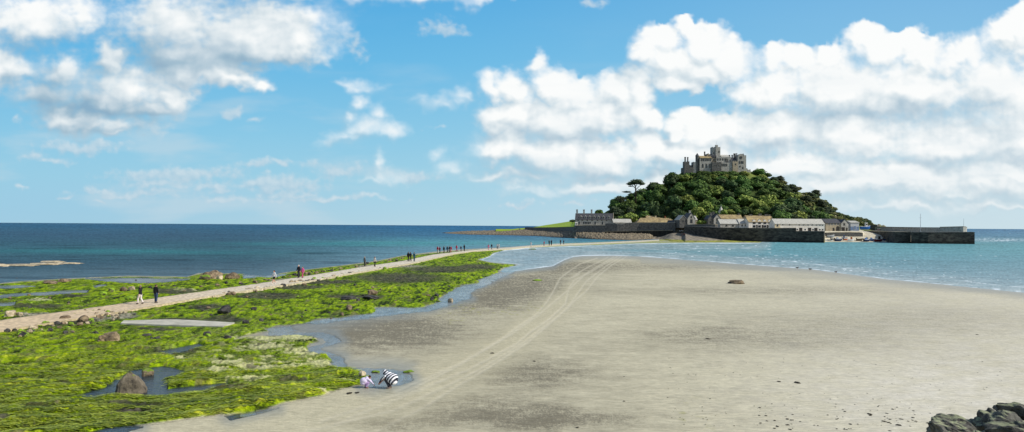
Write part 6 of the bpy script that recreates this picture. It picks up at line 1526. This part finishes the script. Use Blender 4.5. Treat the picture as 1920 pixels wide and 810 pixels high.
    # hood for the crouching woman, bag
    t = MB(); t.ell(hd + up * .02 - f * .02, (.12, .13, .14)); t.ell(hd - f * .09 - up * .07, (.12, .1, .08)); out['hood'] = remesh('hood', t, .015)
    return out
_poses = {}
def pose(kind):
    if kind not in _poses: _poses[kind] = build_pose(kind)
    return _poses[kind]
_cloth = {}
def cloth(c):
    if isinstance(c, str):
        return STRIPE
    if c not in _cloth: _cloth[c] = surf("cloth_%d_%d_%d" % c, lin(*c), lin(*c) * .7, 6, bump=.15, bscale=8)
    return _cloth[c]
def stripe_mat():
    m, nt, N, L = newmat("black_and_white_stripes")
    o = ndn(nt, 'ShaderNodeOutputMaterial'); p = ndn(nt, 'ShaderNodeBsdfPrincipled'); tc = ndn(nt, 'ShaderNodeTexCoord')
    dt = ndn(nt, 'ShaderNodeVectorMath', operation='DOT_PRODUCT'); dt.inputs[1].default_value = (.25, .80, .55); L.new(tc.outputs['Object'], dt.inputs[0])
    n = ndn(nt, 'ShaderNodeTexNoise'); n.inputs['Scale'].default_value = 5; L.new(tc.outputs['Object'], n.inputs['Vector'])
    a1 = ndn(nt, 'ShaderNodeMath', operation='MULTIPLY_ADD'); a1.inputs[1].default_value = .05; L.new(n.outputs['Fac'], a1.inputs[0]); L.new(dt.outputs['Value'], a1.inputs[2])
    a2 = ndn(nt, 'ShaderNodeMath', operation='MULTIPLY'); a2.inputs[1].default_value = 6.2832 / .135; L.new(a1.outputs[0], a2.inputs[0])
    a3 = ndn(nt, 'ShaderNodeMath', operation='SINE'); L.new(a2.outputs[0], a3.inputs[0])
    a4 = ndn(nt, 'ShaderNodeMath', operation='GREATER_THAN'); a4.inputs[1].default_value = 0.0; L.new(a3.outputs[0], a4.inputs[0])
    mx = ndn(nt, 'ShaderNodeMix', data_type='RGBA'); mx.inputs[6].default_value = (.012, .014, .03, 1); mx.inputs[7].default_value = (.8, .8, .82, 1); L.new(a4.outputs[0], mx.inputs[0])
    L.new(mx.outputs[2], p.inputs['Base Color']); p.inputs['Roughness'].default_value = .8; L.new(p.outputs[0], o.inputs[0]); return m
STRIPE = stripe_mat()
SKIN = surf("skin", lin(214, 164, 138), lin(186, 134, 110), 5, bump=0, rough=.6)
def person(px, py, hpx, kind, heading, top, legs_, hair, label, z=None, shorts=False, longhair=False, shoes=(50, 46, 44), group=None, hood=False, bag=None, at=None, full=None, puff=1.0):
    if at is None:
        z = float(path_z(px)) + .02 if z is None else z
        x, y = on_z(px, py, z); x, y = float(x), float(y)
    else: x, y, z = at
    o = empty('person', (x, y, z), math.radians(heading), label, 'person', group)
    H = hpx * y / FP; sc = H / (full or (1.72 if kind != 'crouch' else .86)); o.scale = (sc, sc, sc)
    M_ = pose(kind)
    def put(nm, key, mat):
        c = link(nm, M_[key], None, o)
        if not M_[key].materials: M_[key].materials.append(SKIN)
        c.material_slots[0].link = 'OBJECT'; c.material_slots[0].material = mat; return c
    put('body', 'body', SKIN); t = put('jacket', 'top', cloth(top)); put('shorts' if shorts else 'trousers', 'shorts' if shorts else 'trousers', cloth(legs_))
    if hood: put('hood', 'hood', cloth(top))
    else: put('hair', 'long_hair' if longhair else 'hair', cloth(hair))
    put('shoes', 'shoes', cloth(shoes))
    if puff != 1: t.scale = (puff, 1, 1)
    return o
def bag(p, label, mat, dx=.3, z=.55):
    o = empty('bag', p.location + Vector((dx, .1, z)), .3, label, 'bag'); 
    MB().box(-.06, .06, -.16, .16, 0, .3).build('pouch', cloth(mat), o)
    MB().tube([(0, -.12, .29), (0, -.08, .42), (0, .08, .42), (0, .12, .29)], [.012] * 4, 6).build('strap', cloth((40, 40, 40)), o)
    return o
AW = 35   # heading of people walking away along the causeway (0 = away from the camera, positive turns left)
person(263, 570, 35.5, 'walk2', 80, (30, 30, 36), (232, 222, 216), (150, 130, 112), 'person in black jacket and white trousers on the near stretch of the causeway')
person(292, 567.5, 34.5, 'stand', -20, (28, 30, 34), (58, 76, 108), (92, 74, 60), 'person in black top and blue jeans standing on the causeway')
person(514, 532.5, 25.5, 'walk', 140, (226, 226, 228), (26, 26, 32), (104, 60, 42), 'person in white top and black shorts walking toward the camera', shorts=True, longhair=True, shoes=(220, 216, 210))
person(560, 521, 24.5, 'walk2', 150, (36, 34, 44), (50, 48, 56), (206, 200, 192), 'white haired person in dark coat beside the one in pink')
person(567.5, 521, 21, 'walk2', 150, (226, 96, 160), (188, 84, 120), (120, 76, 56), 'person in bright pink jacket and pink trousers')
person(683.5, 499.5, 18.5, 'stand', -40, (110, 112, 112), (70, 76, 74), (150, 130, 106), 'person in grey coat, left of a pair on the middle of the causeway')
person(702.5, 499.8, 18.5, 'walk2', -40, (222, 214, 206), (36, 34, 38), (124, 88, 62), 'person in white top and black trousers, right of a pair on the causeway')
person(765.3, 489.5, 17.5, 'walk2', -40, (30, 32, 36), (34, 34, 40), (60, 52, 46), 'person in black, left of the dark pair before the crowd')
person(769.6, 489.5, 17, 'walk', -40, (28, 30, 40), (30, 32, 38), (70, 60, 50), 'person in black, right of the dark pair before the crowd')
person(776.5, 490, 17.5, 'stand', -40, (50, 104, 120), (44, 84, 100), (90, 74, 60), 'person all in teal beside the dark pair')
g = 'the crowd far along the causeway'
for (px, py, hp, tp, lg, ds) in [(820.5, 474.8, 13.5, (190, 34, 48), (200, 196, 192), 'person in red top and pale trousers, leftmost of the crowd'), (824.5, 474.3, 12.5, (150, 40, 54), (60, 56, 60), 'person in dark red next to the leftmost of the crowd'),
                                 (832.2, 474.5, 13.5, (26, 30, 36), (26, 30, 34), 'person all in black third in the crowd'), (838.6, 473.9, 13, (34, 50, 66), (30, 34, 44), 'person in dark blue in the middle of the crowd'), (842.6, 473.6, 13, (30, 30, 40), (40, 40, 48), 'person in black left of the red jacket in the crowd'),
                                 (845.6, 473.3, 12.3, (200, 40, 66), (150, 60, 70), 'person in red jacket at the right of the crowd'), (856, 470.9, 12, (214, 44, 76), (150, 44, 60), 'person in crimson standing alone right of the crowd'),
                                 (864.2, 471.0, 10.5, (60, 36, 60), (44, 40, 50), 'short person in dark purple right of the crimson one'), (870.4, 470.4, 12.5, (34, 40, 50), (32, 36, 46), 'tall slim person in dark clothes at the end of the crowd')]:
    person(px, py + .4, hp, random.choice(('walk2', 'walk', 'stand')), random.choice((-50, 130, -40)), tp, lg, (70, 56, 46), ds)
for (px, py, hp, tp, lg, ds) in [(915.8, 468.4, 10.5, (214, 120, 150), (190, 110, 130), 'person in pale pink, leftmost of four beyond the crowd'), (921.8, 467.6, 10.5, (36, 40, 48), (60, 60, 66), 'person in black, second of four beyond the crowd'), (932.3, 466.9, 10, (216, 210, 206), (70, 70, 76), 'person in white top and dark trousers, third of four beyond the crowd'), (935.4, 466.6, 10, (220, 216, 210), (200, 196, 190), 'person all in white, last of four beyond the crowd'),
                                 (995.6, 462.2, 9, (222, 210, 206), (206, 190, 184), 'person in white alone on the wet causeway'), (1020.2, 460.8, 9, (196, 100, 120), (120, 80, 96), 'person in dusty pink on the wet causeway'), (1029.6, 460.4, 10.5, (34, 38, 46), (34, 36, 42), 'person in black, left of a dark pair on the wet causeway'), (1033.8, 460.2, 10.5, (40, 42, 50), (40, 42, 48), 'person in charcoal, right of a dark pair on the wet causeway'),
                                 (1051, 458.6, 9.5, (34, 40, 56), (36, 40, 50), 'person in navy near the far end of the causeway'), (1057, 458.0, 8.5, (44, 48, 66), (44, 46, 56), 'smaller person in dark blue near the far end of the causeway')]:
    person(px, py, hp, random.choice(('walk2', 'walk', 'stand')), random.choice((-50, 130, -40)), tp, lg, (70, 56, 46), ds)
for (px, py, hp, tp, ds) in [(1279, 444.6, 6.5, (40, 40, 48), 'person in dark clothes on the shingle at the island end'), (1282.8, 443.4, 6.5, (120, 50, 56), 'person in dull red on the shingle at the island end')]:
    person(px, py, hp, 'walk2', 150, tp, (50, 48, 54), (60, 50, 44), ds, at=island_hit(px, py, 440, 500))
# the two crouching at the pool
z0 = surf_z(727, 726)
person(731.5, 727.5, 33, 'crouch', 74, 'stripe', (60, 60, 70), (60, 50, 44), 'woman in black and white striped hooded jacket crouching by the pool', z=z0, hood=True, shoes=(196, 170, 150), full=.88, puff=1.25)
person(685.5, 727, 22.5, 'crouch', -75, (226, 214, 238), (206, 176, 224), (66, 46, 40), 'small child in white and lilac crouching by the pool with dark hair', z=z0, shoes=(150, 110, 100))
# birds at the water's edge
def bird(px, py, label, heading):
    z = max(surf_z(px, py), .02); x, y = on_z(px, py, z); s = 1.35
    o = empty('gull', (float(x), float(y), z), heading, label, 'gull'); o.scale = (s, s, s)
    b = MB(); b.ell((0, 0, .22), (.2, .085, .085)); b.ell((.18, 0, .33), (.06, .045, .05)); b.tube([(.1, 0, .25), (.16, 0, .32)], [.05, .04], 8); b.tube([(-.15, 0, .22), (-.32, 0, .2)], [.05, .015], 6)
    remb = remesh('gull_body', b, .015); link('body', remb, cloth((120, 116, 110)), o)
    MB().tube([(.23, 0, .33), (.30, 0, .32)], [.014, .005], 6).build('beak', cloth((206, 160, 60)), o)
    MB().ell((-.04, .08, .24), (.2, .015, .06)).ell((-.04, -.08, .24), (.2, .015, .06)).build('wings', cloth((84, 84, 88)), o)
    MB().cyl(.02, .03, 0, .16, .009, n=6).cyl(.02, -.03, 0, .16, .009, n=6).build('legs', cloth((190, 120, 80)), o)
bird(1495, 504.6, 'dark gull at the water edge, leftmost of three', .2); bird(1519, 507.2, 'dark gull at the water edge, middle of three', 3.0); bird(1567.5, 512.6, 'dark gull at the water edge, rightmost of three', .5)
